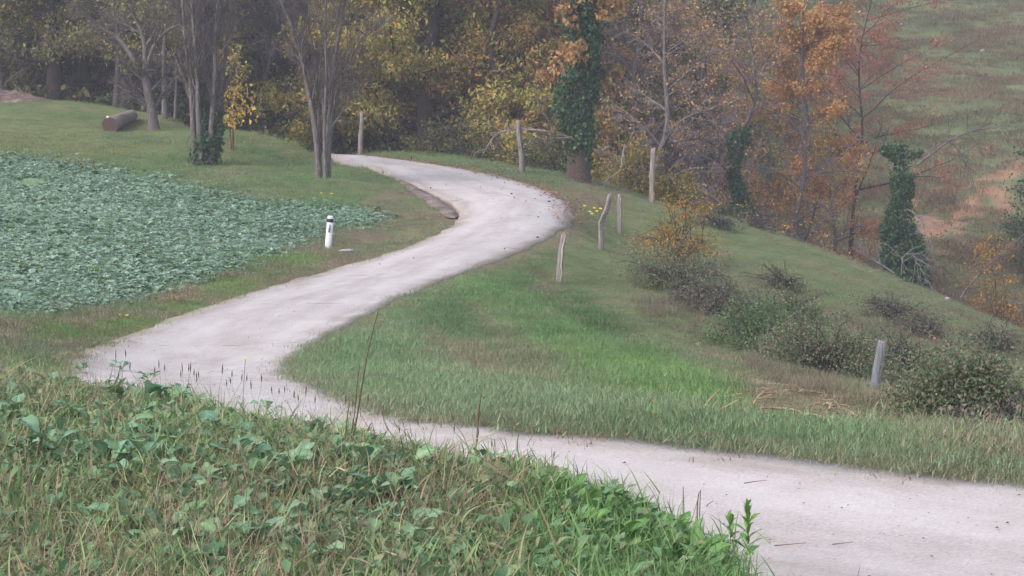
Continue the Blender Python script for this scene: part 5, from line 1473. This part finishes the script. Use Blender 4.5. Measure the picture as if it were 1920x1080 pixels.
# ------------------------------------------------------------------ fallen leaves, pebbles
def fallen():
    rng = np.random.default_rng(340)
    n = 2000; i = rng.integers(0, len(RB), n)
    far = RB[i, 1] > 62
    off = np.where(far, np.abs(rng.normal(0, 0.35, n)) * np.where(rng.uniform(0, 1, n) < .6, -1, 1) - 0.12, np.abs(rng.normal(0, 0.25, n)) * -1)
    keep = far
    i, off = i[keep], off[keep]
    P = RB[i, :2] + nleft[i] * -off[:, None] * -1 * np.where(RB[i, 1:2] > 0, -1, 1)
    z = tps(P[:, 0], P[:, 1]) + 0.05 + rng.uniform(0, 0.03, len(P))
    c = pal(rng, [((170, 104, 66), 3), ((150, 96, 70), 3), ((186, 136, 80), 2), ((110, 76, 60), 1)], len(P))
    V, F, C = leaves(rng, np.stack([P[:, 0], P[:, 1], z], 1), 0.10, c, 0.0, 0.6, flat=0.9)
    n2 = 90; k = rng.integers(190, len(RB), n2); f = rng.uniform(0.03, 0.97, n2)
    Q = RB[k, :2] * (1 - f[:, None]) + RA[k, :2] * f[:, None]
    z2 = tps(Q[:, 0], Q[:, 1]) + 0.062
    V2, F2, C2 = leaves(rng, np.stack([Q[:, 0], Q[:, 1], z2], 1), 0.09, pal(rng, [((120, 84, 66), 2), ((96, 76, 64), 2), ((160, 110, 76), 1)], n2), 0.0, 0.5, flat=0.92)
    o = link('fallen_leaves', mesh_np('fallen_leaves', np.vstack([V, V2]), np.vstack([F, F2 + len(V)]), 3, M_LEAF, np.vstack([C, C2])))
    tag(o, 'brown fallen leaves along the outer edge of the upper bend', 'leaves', kind='stuff')
    # grit on the near stretch
    n = 2600; k = rng.integers(0, 170, n); f = rng.uniform(0.02, 0.98, n)
    Q = RB[k, :2] * (1 - f[:, None]) + RA[k, :2] * f[:, None]
    r = rng.gamma(2.0, 0.0022, n) + 0.002 * np.where(rng.uniform(0, 1, n) < 0.06, 1.9, 1)
    c = np.stack([Q[:, 0], Q[:, 1], tps(Q[:, 0], Q[:, 1]) + 0.02 + 0.035 * np.sin(np.pi * f) + r * 0.2], 1)
    dirs = np.array([[1, 0, 0], [0, 1, 0], [-1, 0, 0], [0, -1, 0], [0, 0, .7]])
    V = (c[:, None] + dirs[None] * r[:, None, None] * rng.uniform(.7, 1.3, (n, 5, 1))).reshape(-1, 3)
    F = (np.array([[0, 1, 4], [1, 2, 4], [2, 3, 4], [3, 0, 4]])[None] + (np.arange(n) * 5)[:, None, None]).reshape(-1, 3)
    cc = np.repeat(pal(rng, [((96, 88, 84), 2), ((140, 130, 124), 2), ((70, 62, 60), 1)], n), 5, 0)
    tag(link('road_grit', mesh_np('road_grit', V, F, 3, M_LEAF, cc)), 'dark grit scattered on the pale road surface', 'grit', kind='stuff')
fallen()
def straw_litter():
    rng = np.random.default_rng(360); n = 300
    u = rng.uniform(1300, 1730, n); v = rng.uniform(700, 822, n)
    P = [hit(a, b, 15, 60) for a, b in zip(u, v)]
    P = np.array([p for p, a, b in zip(P, u, v) if inpoly(np.array(a), np.array(b), TROD)])
    m = len(P); P[:, 2] += 0.05
    Q = march(rng, P, rng.normal(0, 1, (m, 3)) * [1, 1, 0.18], rng.uniform(0.06, 0.32, m), 3, 0.1, 0.0)
    V, F = tubes(Q, rng.uniform(0.003, 0.006, m)[:, None].repeat(4, 1), 4)
    c = np.repeat(pal(rng, [((206, 180, 146), 3), ((178, 148, 118), 3), ((140, 114, 94), 2)], m), 16, 0)
    tag(link('straw_litter', mesh_np('straw_litter', V, F, 4, M_LEAF, c)), 'broken pale straw littering the trodden patch below the bank', 'litter', kind='stuff')
straw_litter()
for k, (a, b) in enumerate([((1452, 1043), (1512, 1041)), ((1560, 1040), (1600, 1037)), ((1395, 925 + 0), (1438, 926)), ((1325, 969), (1338, 963)), ((1105, 837), (1150, 840)), ((1168, 833), (1190, 838))][:6]):
    A, B = hit(*a), hit(*b)
    A[2] = float(tps(A[0], A[1])) + .062; B[2] = float(tps(B[0], B[1])) + .062
    P, R = stem([A, (A + B) / 2 + RNG.normal(0, .01, 3) * [1, 1, 0], B], 0.0035, 0.0015, 8, 1.0)
    V, F = tubes(P - A, R, 5)
    tag(link('fallen_twig', mesh_np('fallen_twig', V, F, 4, BK_RED), loc=A), ['thin twig lying on the pale road near its bottom edge, left one', 'thin twig lying on the pale road near its bottom edge, right one', 'faint twig lying mid-road beyond the leafy herbs', 'short twig on the road behind the plantain heads', 'dark twig along the far edge of the near road', 'short dark twig near the far edge of the near road'][k], 'twig', 'twigs lying on the road')

# ------------------------------------------------------------------ dry stalks lying at the foot of the bank
STRAW = matte('dry_straw', (196, 168, 132), 0.8, 0.2, 0.25)
STRAWD = matte('dark_stick', (110, 90, 76), 0.9, 0.2, 0.25)
for k, (a, b, r, lift, lab) in enumerate([
        ((1408, 776), (1432, 753), .016, .05, 'pale dry stalk propped slanting on the trodden patch'), ((1310, 792), (1350, 764), .014, .10, 'slanting pale stalk at the left end of the trodden patch'),
        ((1404, 780), (1470, 778), .018, .0, 'pale stalk lying level below the slanting one'), ((1452, 776), (1512, 787), .018, .0, 'thick pale stalk in the middle of the trodden patch'),
        ((1465, 791), (1486, 783), .016, .02, 'short pale stalk pointing up to the middle of the patch'), ((1500, 788), (1552, 796), .018, .0, 'dry stalk at the right end of the litter'),
        ((1545, 767), (1562, 777), .02, .03, 'forked piece of pale stalk below the split post, left of the dark stick'), ((1636, 782), (1660, 758), .014, .06, 'curved pale twig lying near the foot of the split post'),
        ((1622, 788), (1658, 801), .014, .0, 'dark stick lying in the verge below the split post'), ((1632, 808), (1658, 808), .016, .0, 'pale stalk lying in the verge grass below the dark stick'),
        ((1555, 779), (1561, 768), .022, .02, 'bright stub of stalk standing in the trodden patch'), ((1376, 792), (1398, 791), .018, .0, 'pale stalk fragment left of the litter')]):
    A, B = hit(*a), hit(*b)
    if abs(A[1] - B[1]) > 3.0: B = at(b[0], b[1], A[1] + 0.5)
    A[2] += .05; B[2] += .05 + lift
    mid = (A + B) / 2 + np.array([0, 0, 0.02])
    P, R = stem([A, mid, B], r * 0.7, r * 0.45, 8, 1.0)
    V, F = tubes(P - A, R, 6)
    tag(link('dry_stalk', mesh_np('dry_stalk', V, F, 4, STRAWD if 'dark' in lab and 'below the split' in lab and 'pale' not in lab else STRAW), loc=A), lab, 'stalk', 'dry stalks littering the foot of the bank')

# ------------------------------------------------------------------ brambles on the slope
PAL_BR = [((98, 118, 84), 3), ((118, 132, 94), 3), ((140, 142, 104), 2), ((142, 120, 104), 1.8), ((170, 110, 90), 0.2)]
PAL_BRD = [((98, 116, 84), 3), ((116, 128, 94), 3), ((136, 134, 102), 2), ((136, 118, 102), 1.5)]
PAL_BRG = [((84, 114, 72), 3), ((102, 130, 80), 3), ((124, 136, 90), 1.5)]
PAL_MAUVE = [((130, 114, 106), 3), ((116, 110, 96), 3), ((106, 120, 88), 2)]
RED_T = [((176, 96, 84), 3), ((186, 122, 90), 2)]
def bram(seed, u, v, rx, h, pal_, n, lab, top=None, ry=None, ls=0.052, d=None, name='bramble', cat='bramble', ncl=90, sd=0.13):
    g = ground_at(u, d) if d else hit(u, v)
    s_ = g[1] / FPX
    return shrub(seed, g, rx * s_, (ry or rx * 0.6) * s_, h * s_, name, lab, cat, pal_, n, ls, stems=40, aspect=0.65, sd=sd, ncl=ncl, top=top)
bram(401, 1268, 545, 84, 88, PAL_BR, 9000, 'dark bramble thicket under the yellow-leaved bush')
bram(402, 1272, 500, 58, 128, [((176, 140, 60), 3), ((150, 132, 62), 3), ((186, 128, 66), 1.5)], 3600, 'yellow-leaved bush growing out of the bramble thicket', name='yellow_bush', cat='bush', sd=0.12, ls=0.075)
bram(403, 1345, 590, 78, 78, PAL_MAUVE, 6500, 'brownish bramble tangle joining the thicket on its right')
bram(404, 1432, 660, 74, 92, PAL_BRG, 8000, 'leafy green bramble in the hollow')
bram(405, 1545, 705, 100, 112, PAL_BR, 12000, 'broad grey-green bramble with red leaf tips left of the split post', top=(RED_T, 45))
bram(406, 1465, 545, 46, 50, PAL_BR, 1700, 'small sprawling bramble with arching canes on the pasture', top=(RED_T, 24), ncl=36)
bram(407, 1490, 600, 60, 50, PAL_BRG, 2200, 'low green bramble with red tips below the arching canes', top=(RED_T, 26), ncl=46)
bram(408, 1680, 605, 66, 56, PAL_MAUVE + PAL_BR, 3600, 'mauve-brown bramble patch on the pasture near the crest')
bram(409, 1740, 640, 50, 46, PAL_MAUVE, 2000, 'thin mauve bramble beside the larger patch', top=(RED_T, 16), ncl=44)
bram(410, 1872, 665, 58, 52, PAL_MAUVE + PAL_BR, 3000, 'dull bramble patch at the picture edge on the pasture')
bram(411, 1812, 800, 70, 118, PAL_BRD, 30000, 'tall bramble with red tips right of the split post', top=(RED_T, 16), ls=0.040, ncl=130)
bram(412, 1690, 700, 70, 60, PAL_BR, 2600, 'open bramble with a red spray behind the split post', top=(RED_T, 16), ncl=40)
bram(413, 1345, 428, 34, 28, [((84, 96, 70), 3), ((104, 108, 84), 2)], 900, 'grey-green low bush on the crest right of the yellow-leaved bush', ncl=30)
bram(414, 1420, 428, 34, 22, PAL_MAUVE, 700, 'brownish low bush on the crest under the ivy-streaked fruit tree', ncl=26)
bram(415, 1870, 830, 60, 36, PAL_MAUVE, 1800, 'low brown weeds at the foot of the tall bramble', name='weed_clump', cat='weeds', ncl=40)
# ------------------------------------------------------------------ the weedy near bank
W_GREEN, W_OLIVE, W_STRAW, W_RUST = (132, 162, 102), (148, 158, 110), (180, 160, 124), (158, 132, 112)
def weeds():
    cols = [W_GREEN, W_GREEN, W_OLIVE, W_OLIVE, W_OLIVE, W_STRAW, W_RUST, (124, 146, 90)]
    r = np.random.default_rng(501)
    mixed = source_set('weed_tuft', [proto('p', [blades(r, 30, 0.26, 0.21, 0.0075, 0.9, 4, cols, 1.3, 0.2), blades(r, 9, 0.22, 0.20, 0.014, 0.8, 4, [W_GREEN, (112, 136, 76)], 1.2, 0.2)], M_GRASS) for _ in range(7)])
    dry = source_set('dry_tuft', [proto('p', [blades(r, 34, 0.22, 0.25, 0.0055, 0.6, 4, [W_STRAW, W_RUST, W_RUST, W_OLIVE, W_OLIVE], 1.0, 0.2)], M_GRASS) for _ in range(5)])
    lush = source_set('lush_tuft', [proto('p', [blades(r, 40, 0.24, 0.20, 0.008, 0.6, 4, [(108, 150, 82), (122, 158, 90), (136, 154, 98)], 1.1, 0.18)], M_GRASS) for _ in range(4)])
    # small round-leaved ground weeds
    def herb():
        parts = []
        for k in range(16):
            V, F = leaf_blade(r.uniform(.03, .07), r.uniform(.02, .04), r.uniform(0, 6.28), r.uniform(0, 1.0), r.uniform(.3, 1.2), r.uniform(0, .10), 2, r.uniform(0.0, .10))
            parts.append((V, F, np.repeat(lin([(112, 148, 100), (126, 156, 110), (104, 140, 98), (140, 142, 104)][r.integers(0, 4)])[None], len(V), 0)))
        return proto('p', parts, M_GRASS)
    herbs = source_set('herb', [herb() for _ in range(6)])
    rng = np.random.default_rng(502)
    def pts(n, d0=6.5, d1=30, p=0.7):
        x, y = sample_plan(rng, n, d0, d1, p=p, u0=-350, u1=2000)
        rd, side, st = road_dist(x, y)
        k = (side > 0) & (rd > -0.02)
        x, y, rd = x[k], y[k], rd[k]
        return x, y, gq(x, y), rd
    x, y, z, rd = pts(19000)
    patch = fnoise(x * 0.8, y * 0.8, 503); u, v = project(x, y, z)
    lushk = (rd < 1.3) & (u > 960) | (rd < 0.5) & (u > 700)
    bare = fnoise(x * 1.7, y * 1.7, 507) < 0.30
    rr = rng.uniform(0, 1, len(x))
    kd = (~lushk) & (rr < np.clip((patch - 0.43) * 2.4, 0.04, 0.5)); km = (~lushk) & ~kd & ~(bare & (rr < .8)) & (rng.uniform(0, 1, len(x)) < 0.72)
    P = np.stack([x, y, z - 0.01], 1)
    var = lambda k: np.clip(rng.normal(1, 0.17, (k.sum(), 1)), .6, 1.4) * np.array([1, 1, 1])
    scatter('weed_grass', P[km], mixed, rng.uniform(0.5, 1.1, km.sum()), var(km), 'mixed green and yellowing weeds covering the near bank', 'weeds', rng=rng, tilt=0.3)
    scatter('dry_weed_grass', P[kd], dry, rng.uniform(0.5, 1.05, kd.sum()), var(kd), 'dry straw-coloured weeds mixed through the near bank', 'dry grass', rng=rng, tilt=0.35)
    scatter('lush_grass', P[lushk], lush, rng.uniform(0.5, 1.0, lushk.sum()), var(lushk), 'fresh green grass along the near edge of the road', 'grass', rng=rng, tilt=0.25)
    x, y, z, rd = pts(10000)
    k = np.ones(len(x), bool)
    scatter('ground_weeds', np.stack([x, y, z], 1), herbs, rng.uniform(0.7, 1.3, len(x)), var(k), 'small round-leaved weeds between the grasses', 'weeds', rng=rng, tilt=0.2)
weeds()

# ---- individual leafy plants, each with its own leaves
def broad_leaf(name, L, W, droop, fold, col, seed, lobes=0.0, petiole=0.35, seg=7, el=0.9, jit=0.16):
    """one leaf with petiole, base at origin, growing along +X"""
    r = np.random.default_rng(seed)
    t = np.linspace(0, 1, seg + 1)
    s = np.clip((t - petiole) / (1 - petiole), 0, 1)
    w = np.where(t < petiole, 0.006, W / 2 * np.maximum(np.sin(np.pi * np.clip(s * 0.93 + 0.06, 0, 1)), 0) ** 0.6 * (1 + lobes * np.cos(s * 19) * (s < .8)))
    ang = el - droop * t ** 1.2
    x = np.concatenate([[0], np.cumsum(np.cos(ang[:-1]) * L / seg)]); z = np.concatenate([[0], np.cumsum(np.sin(ang[:-1]) * L / seg)])
    wav = r.normal(0, 0.22, (seg + 1, 2)) * w[:, None]
    cols = []; V = []
    for k, (o, f) in enumerate([(-1, 1), (-0.5, .35), (0, 0), (0.5, .35), (1, 1)]):
        V.append(np.stack([x, o * w, z + f * fold * w + (wav[:, 0] if o < 0 else wav[:, 1] if o > 0 else 0) * abs(o)], 1))
        cols.append(np.repeat(lin(col)[None] * (1.35 if o == 0 else 1.0), seg + 1, 0))
    V = np.concatenate(V); n = seg + 1
    F = [[a * n + k, a * n + k + 1, (a + 1) * n + k + 1, (a + 1) * n + k] for a in range(4) for k in range(seg)]
    C = np.concatenate(cols) * r.uniform(1 - jit, 1 + jit, (len(V), 1))
    return mesh_np(name, V, np.array(F), 4, M_BIGLEAF, C, smooth=True)
M_BIGLEAF = leaf_mat('broad_leaf', 0.22, False, 0.5)

def leafy(name, meshes, rng, loc, n, label, cat, group, el=(0.0, 0.5), sc=1.0, spread=0.03, zr=(0.0, 0.04)):
    e = empty(name, loc, label, cat, group, rng.uniform(0, 6.28))
    for k in range(n):
        o = link('leaf', meshes[rng.integers(0, len(meshes))], e)
        a = k * 2.4 + rng.normal(0, .35)
        o.location = (math.cos(a) * spread, math.sin(a) * spread, rng.uniform(*zr)); o.rotation_euler = (rng.normal(0, .25), -rng.uniform(*el), a)
        q = sc * rng.uniform(0.65, 1.15); o.scale = (q, q, q)
    return e
RAPE = [broad_leaf('rape_leaf', 0.19, 0.092, 1.3, 0.25, c, 510 + k, lobes=0.12, petiole=0.38, el=1.0) for k, c in enumerate([(114, 152, 116), (124, 160, 124), (104, 142, 108), (130, 160, 118), (116, 148, 102)])]
rng = np.random.default_rng(520)
GR = 'broad-leaved crop plants among the weeds'
cand = [(335, 735), (180, 745), (225, 690), (150, 690), (60, 690), (95, 740), (30, 720), (410, 800), (345, 775), (300, 790), (380, 770), (455, 805), (255, 770), (470, 850), (400, 830), (345, 845), (290, 850), (440, 880), (520, 900), (560, 890),
        (480, 905), (420, 900), (270, 920), (330, 940), (350, 950), (210, 830), (40, 800), (90, 860), (150, 900), (60, 920), (240, 1000), (170, 1020), (120, 1060), (300, 1060), (420, 1000), (470, 985), (520, 1010), (440, 1050), (500, 1060), (560, 1040),
        (600, 990), (650, 1020), (620, 960), (680, 970), (720, 1000), (700, 1050), (760, 1060), (580, 1075), (740, 960), (770, 1010), (20, 1010), (30, 870), (130, 790), (500, 770), (560, 800), (600, 840), (640, 880), (190, 960), (370, 1040), (255, 880),
        (690, 900), (760, 900), (545, 945), (15, 760), (215, 725), (285, 715), (120, 720)]
for k, (u, v) in enumerate(cand):
    g = hit(u + rng.normal(0, 5), v + 10 + rng.normal(0, 4), 5.0, 40)
    big = 1.0 if v < 900 else 0.85
    leafy('rape_plant', RAPE, rng, g, int(rng.integers(6, 11)), 'blue-green broad-leaved plant among the weeds of the near bank', 'plant', GR, el=(-0.3, 0.25), sc=big * rng.uniform(0.75, 1.15), zr=(0.02, 0.09))
for k in range(26):     # a few more just out of the frame, so the patch does not stop there
    g = ground_at(rng.uniform(-330, -20) if k % 2 else rng.uniform(60, 800), rng.uniform(8.0, 15))
    leafy('rape_plant', RAPE, rng, g, 6, 'blue-green broad-leaved plant among the weeds of the near bank', 'plant', GR, el=(-0.1, 0.5), sc=rng.uniform(0.5, 0.9), zr=(0.02, 0.08))
DOCK = [broad_leaf('dock_leaf', 0.17, 0.055, 1.1, 0.2, c, 530 + k, petiole=0.2, el=1.05, seg=6) for k, c in enumerate([(100, 146, 72), (114, 156, 82), (94, 134, 68), (126, 158, 90)])]
spots = [(1010, 878), (1040, 900), (1075, 905), (1100, 925), (1130, 930), (1160, 940), (1185, 930), (1205, 950), (1215, 965), (1160, 985), (1120, 975), (1085, 960), (1050, 950), (1190, 1000), (1225, 1000), (1240, 985), (1150, 1020), (1200, 1030),
         (1240, 1030), (1270, 1020), (1290, 1010), (1310, 1035), (1330, 1025), (1345, 1050), (1300, 1060), (1260, 1060), (1220, 1070), (1180, 1060), (1130, 1050), (1360, 1075), (1320, 1085), (1100, 1000), (1060, 1000), (1245, 1010), (1280, 1040), (1210, 985)]
for k, (u, v) in enumerate(spots):
    g = hit(u + rng.normal(0, 4), v + 14, 5.0, 40)
    rd, sd_, _ = road_dist(g[0], g[1])
    if float(sd_) < 0 or float(rd) < 0: g = hit(u - 40, v + 20, 5.0, 40)
    leafy('dock_plant', DOCK, rng, g, int(rng.integers(7, 11)), 'fresh green leafy plant crowding the near edge of the road', 'plant', 'fresh green plants at the near road edge', el=(-0.35, 0.4), sc=rng.uniform(0.75, 1.15), spread=0.02)

# ---- seed heads along the crest of the bank
M_SEED = matte('brown_seed_head', (118, 92, 72), 0.9, 0.2, 0.3)
M_STEM = matte('dry_green_stem', (126, 124, 82), 0.8, 0.2, 0.2)
M_STEMB = matte('dry_brown_stem', (104, 84, 66), 0.8, 0.2, 0.2)
def head_mesh(L, r, seed):
    q = np.random.default_rng(seed); n, sides = 8, 7
    t = np.linspace(0, 1, n); R = r * np.maximum(np.sin(np.pi * (0.08 + 0.88 * t)), 0.05) * q.uniform(0.8, 1.2, n)
    P = np.stack([0.12 * L * t ** 2, 0 * t, L * t], 1)
    V, F = tubes(P[None], R[None], sides); V = V + q.normal(0, r * 0.16, V.shape)
    return mesh_np('seed_head', V, F, 4, M_SEED)
def stem_mesh(H, lean, r, mat, seed):
    q = np.random.default_rng(seed); t = np.linspace(0, 1, 9)
    P = np.stack([lean * H * t ** 2, q.normal(0, .004, 9), H * t], 1)
    V, F = tubes(P[None], (r * (1 - .5 * t))[None], 5)
    return mesh_np('stem', V, F, 4, mat), P[-1]
kinds = []
for k in range(5):
    sm, tip = stem_mesh(rng.uniform(.26, .36), rng.uniform(-.5, .8), 0.0013, M_STEM, 540 + k)
    kinds.append((sm, tip, head_mesh(rng.uniform(.025, .045), 0.0036, 550 + k)))
cr = [(206, 660), (214, 664), (300, 690), (303, 668), (318, 690), (335, 696), (342, 680), (365, 695), (367, 672), (395, 700), (385, 706), (402, 688), (420, 712), (428, 710), (445, 715), (470, 705), (483, 722), (440, 700), (500, 735), (520, 730), (545, 740), (560, 735),
      (600, 745), (655, 750), (662, 756), (690, 760), (715, 768), (770, 790), (790, 800), (833, 800), (885, 812), (905, 820), (925, 830), (950, 835), (1010, 850), (275, 684), (350, 690), (375, 700), (412, 705), (530, 728), (587, 738), (640, 748)]
for k, (u, v) in enumerate(cr):
    g = hit(u, v + 62, 5, 40)
    dlim = float(np.interp(u, [200, 450, 700, 1000], [15.8, 14.6, 13.6, 12.6]))
    if g[1] > dlim: g = ground_at(u, dlim)
    sm, tip, hm = kinds[k % 5]
    e = empty('seed_head_grass', g, 'thin grass stem with a small brown seed head on the crest of the near bank', 'grass stem', 'seed heads along the crest of the near bank', rng.uniform(0, 6.28))
    hh = at(u, v, g[1])[2] - g[2] - 0.03
    e.scale = (1, 1, float(np.clip(hh / tip[2], 0.35, 1.7)))
    link('stem', sm, e); link('seed_head', hm, e, tip)

# ---- single tall stalks
def stalk(name, label, d, lines, parts_mat, cat='stalk'):
    q0 = at(*lines[0][0][0], d)
    e = empty(name, [q0[0], q0[1], float(gq(q0[0], q0[1]))], label, cat)
    o = np.array(e.location)
    for pts, r0, r1, mt, pn in lines:
        q = [at(u, v, d) for u, v in pts]
        if pts[0][1] > 900: q[0][2] = min(q[0][2], o[2])
        P, R = stem(q, r0, r1, 16, 1.0)
        V, F = tubes(P - o, R, 6); link(pn, mesh_np(pn, V, F, 4, mt, smooth=True), e)
    return e
stalk('tall_stalk', 'tall thin reddish-brown dry stalk rising from the near bank', 11.6,
      [([(642, 915), (655, 850), (668, 790), (676, 740), (690, 660), (709, 583)], 0.006, 0.0018, M_STEMB, 'stem'), ([(650, 905), (655, 840), (664, 780), (670, 720), (674, 683)], 0.005, 0.0014, M_STEMB, 'side_shoot'),
       ([(640, 915), (645, 850), (650, 790), (656, 750)], 0.008, 0.003, M_STEM, 'dead_leaf'), ([(652, 870), (672, 858), (690, 850)], 0.003, 0.001, M_STEMB, 'dead_leaf')], None)
stalk('grass_stalk', 'slender upright grass stalk at the crest with a narrow seed spike', 11.8,
      [([(892, 905), (892, 850), (896, 790), (901, 742)], 0.004, 0.0014, M_STEM, 'stem'), ([(896, 790), (899, 762), (902, 741)], 0.0055, 0.002, M_SEED, 'seed_spike'), ([(893, 880), (870, 820), (852, 795)], 0.003, 0.001, M_STEMB, 'dead_leaf')], None)
stalk('plantain', 'two dark plantain heads on curved stems by the road edge', 11.3,
      [([(1270, 1010), (1290, 990), (1300, 965), (1310, 930)], 0.0022, 0.0014, M_STEM, 'stem'), ([(1306, 943), (1309, 933), (1312, 922)], 0.0036, 0.002, M_STEMB, 'flower_head'),
       ([(1302, 965), (1307, 945), (1311, 928)], 0.0016, 0.0012, M_STEM, 'stem'), ([(1310, 936), (1313, 928), (1314, 918)], 0.0036, 0.002, M_STEMB, 'flower_head')], None)
stalk('plantain', 'single plantain head on a thin wavering stem by the road edge', 11.5,
      [([(1282, 1000), (1283, 960), (1281, 920)], 0.0016, 0.0012, M_STEM, 'stem'), ([(1281, 926), (1281, 920), (1281, 914)], 0.0034, 0.002, M_STEMB, 'flower_head')], None)
stalk('fern_spike', 'small comb-shaped green spike on the crest right of the tall stalk', 12.6,
      [([(765, 840), (757, 800), (747, 770)], 0.003, 0.001, M_STEM, 'stem')] + [([(749 + k * 2.2, 776 + k * 6), (757 + k * 2.2, 773 + k * 6)], 0.002, 0.0008, M_STEM, 'leaflet') for k in range(6)], None)

# ---- two leafy herbs standing clear against the road
HERB = [broad_leaf('herb_leaf', 0.075, 0.022, 0.9, 0.3, c, 560 + k, petiole=0.05, el=0.7, seg=5) for k, c in enumerate([(104, 150, 62), (92, 136, 60), (124, 160, 76)])]
def herb(u, v, vt, d, label, seed, n, sc):
    r = np.random.default_rng(seed)
    g = at(u, v, d); gz_ = float(gq(g[0], g[1])); H = at(u, vt, d)[2] - gz_
    e = empty('leafy_herb', [g[0], g[1], gz_], label, 'plant')
    t = np.linspace(0, 1, 10); P = np.stack([0.02 * np.sin(t * 2.5), 0 * t, H * 0.93 * t], 1)
    V, F = tubes(P[None], (0.0032 * (1 - .6 * t))[None], 6); link('stem', mesh_np('stem', V, F, 4, matte('herb_stem', (120, 112, 78), 0.7)), e)
    for k in range(n):
        tt = 0.32 + 0.68 * (k / (n - 1)) ** 0.8
        o = link('leaf', HERB[k % 3], e, (0.02 * math.sin(tt * 2.5), 0, H * .93 * tt)); a = k * 2.4 + seed
        q = sc * (1.25 - 0.55 * tt) * r.uniform(.8, 1.15); o.scale = (q, q, q); o.rotation_euler = (r.normal(0, .2), -max(0.0, (tt - 0.6)) * 1.9 - r.uniform(-.2, .3), a)
    return e
herb(1395, 1082, 952, 10.9, 'taller leafy green herb standing against the pale road', 1, 17, 1.6)
herb(1362, 1050, 970, 11.0, 'shorter leafy green herb left of the taller one at the road edge', 2, 11, 1.3)

# ---- small yellow flowers
M_YEL = matte('yellow_petal', (222, 196, 50), 0.6)
def flower(u, v, d, label, H=0.3, sc=1.0, seed=0, group=None):
    g = at(u, v, d); z0 = float(gq(g[0], g[1])); 
    if d > 30: z0 = min(z0, g[2] - 0.1)
    e = empty('yellow_flower', [g[0], g[1], z0], label, 'flower', group)
    h = max(g[2] - z0, 0.05)
    t = np.linspace(0, 1, 6); P = np.stack([0.03 * t ** 2, 0 * t, h * t], 1)
    V, F = tubes(P[None], np.full((1, 6), 0.0016 * sc), 5); link('stem', mesh_np('stem', V, F, 4, M_STEM), e)
    for k in range(5):
        a = k * 1.2566; c, s = math.cos(a), math.sin(a); L = 0.011 * sc; W = 0.006 * sc
        V = np.array([[0, 0, 0], [c * L * .6 - s * W, s * L * .6 + c * W, .003 * sc], [c * L, s * L, .001], [c * L * .6 + s * W, s * L * .6 - c * W, .003 * sc]])
        link('petal', mesh_np('petal', V, np.array([[0, 3, 2, 1]]), 4, M_YEL), e, tuple(P[-1])).rotation_euler = (0.5, 0, 0)
    return e
flower(452, 672, 15.6, 'single yellow flower on a thin stem against the pale road', sc=1.3)
flower(210, 720, 14.6, 'small yellow flower low in the weeds on the near bank', sc=1.0)
flower(493, 868, 11.6, 'pale yellow flower among the blue-green leaves of the near bank', sc=1.2)
for k, (u, v) in enumerate([(1112, 390), (1117, 396), (1124, 391), (1104, 397), (1108, 401), (1094, 386)]):
    g = hit(u, v + 9); flower(u, v, g[1], 'yellow flower on the outer verge of the upper bend beside the crooked post', sc=4.5, group='yellow flowers beside the crooked post')
for k, (u, v) in enumerate([(222, 590), (235, 591), (600, 362), (620, 363)]):
    g = hit(u, v + 6); flower(u, v, g[1], ['yellow flower in the dry verge, left one of two', 'yellow flower in the dry verge, right one of two', 'yellow flower in the grass below the twin-stemmed tree, left one', 'yellow flower in the grass below the twin-stemmed tree, right one'][k], sc=3.5)
# ------------------------------------------------------------------ thin autumn haze
HAZE = 0.0014
mh = bpy.data.materials.new('haze_air'); mh.use_nodes = True
nt = mh.node_tree; nt.nodes.clear()
out = nt.nodes.new('ShaderNodeOutputMaterial'); pv = nt.nodes.new('ShaderNodeVolumePrincipled')
pv.inputs['Color'].default_value = (0.93, 0.90, 0.98, 1); pv.inputs['Density'].default_value = HAZE; pv.inputs['Anisotropy'].default_value = 0.3
nt.links.new(pv.outputs[0], out.inputs['Volume'])
x0, x1, y0, y1, z0, z1 = -190, 190, -80, 400, -25, 75
V = np.array([[x, y, z] for z in (z0, z1) for x, y in ((x0, y0), (x1, y0), (x1, y1), (x0, y1))], float)
F = np.array([[0, 3, 2, 1], [4, 5, 6, 7], [0, 1, 5, 4], [1, 2, 6, 5], [2, 3, 7, 6], [3, 0, 4, 7]])
tag(link('haze', mesh_np('haze', V, F, 4, mh)), kind='stuff')
SC.cycles.volume_bounces = 0
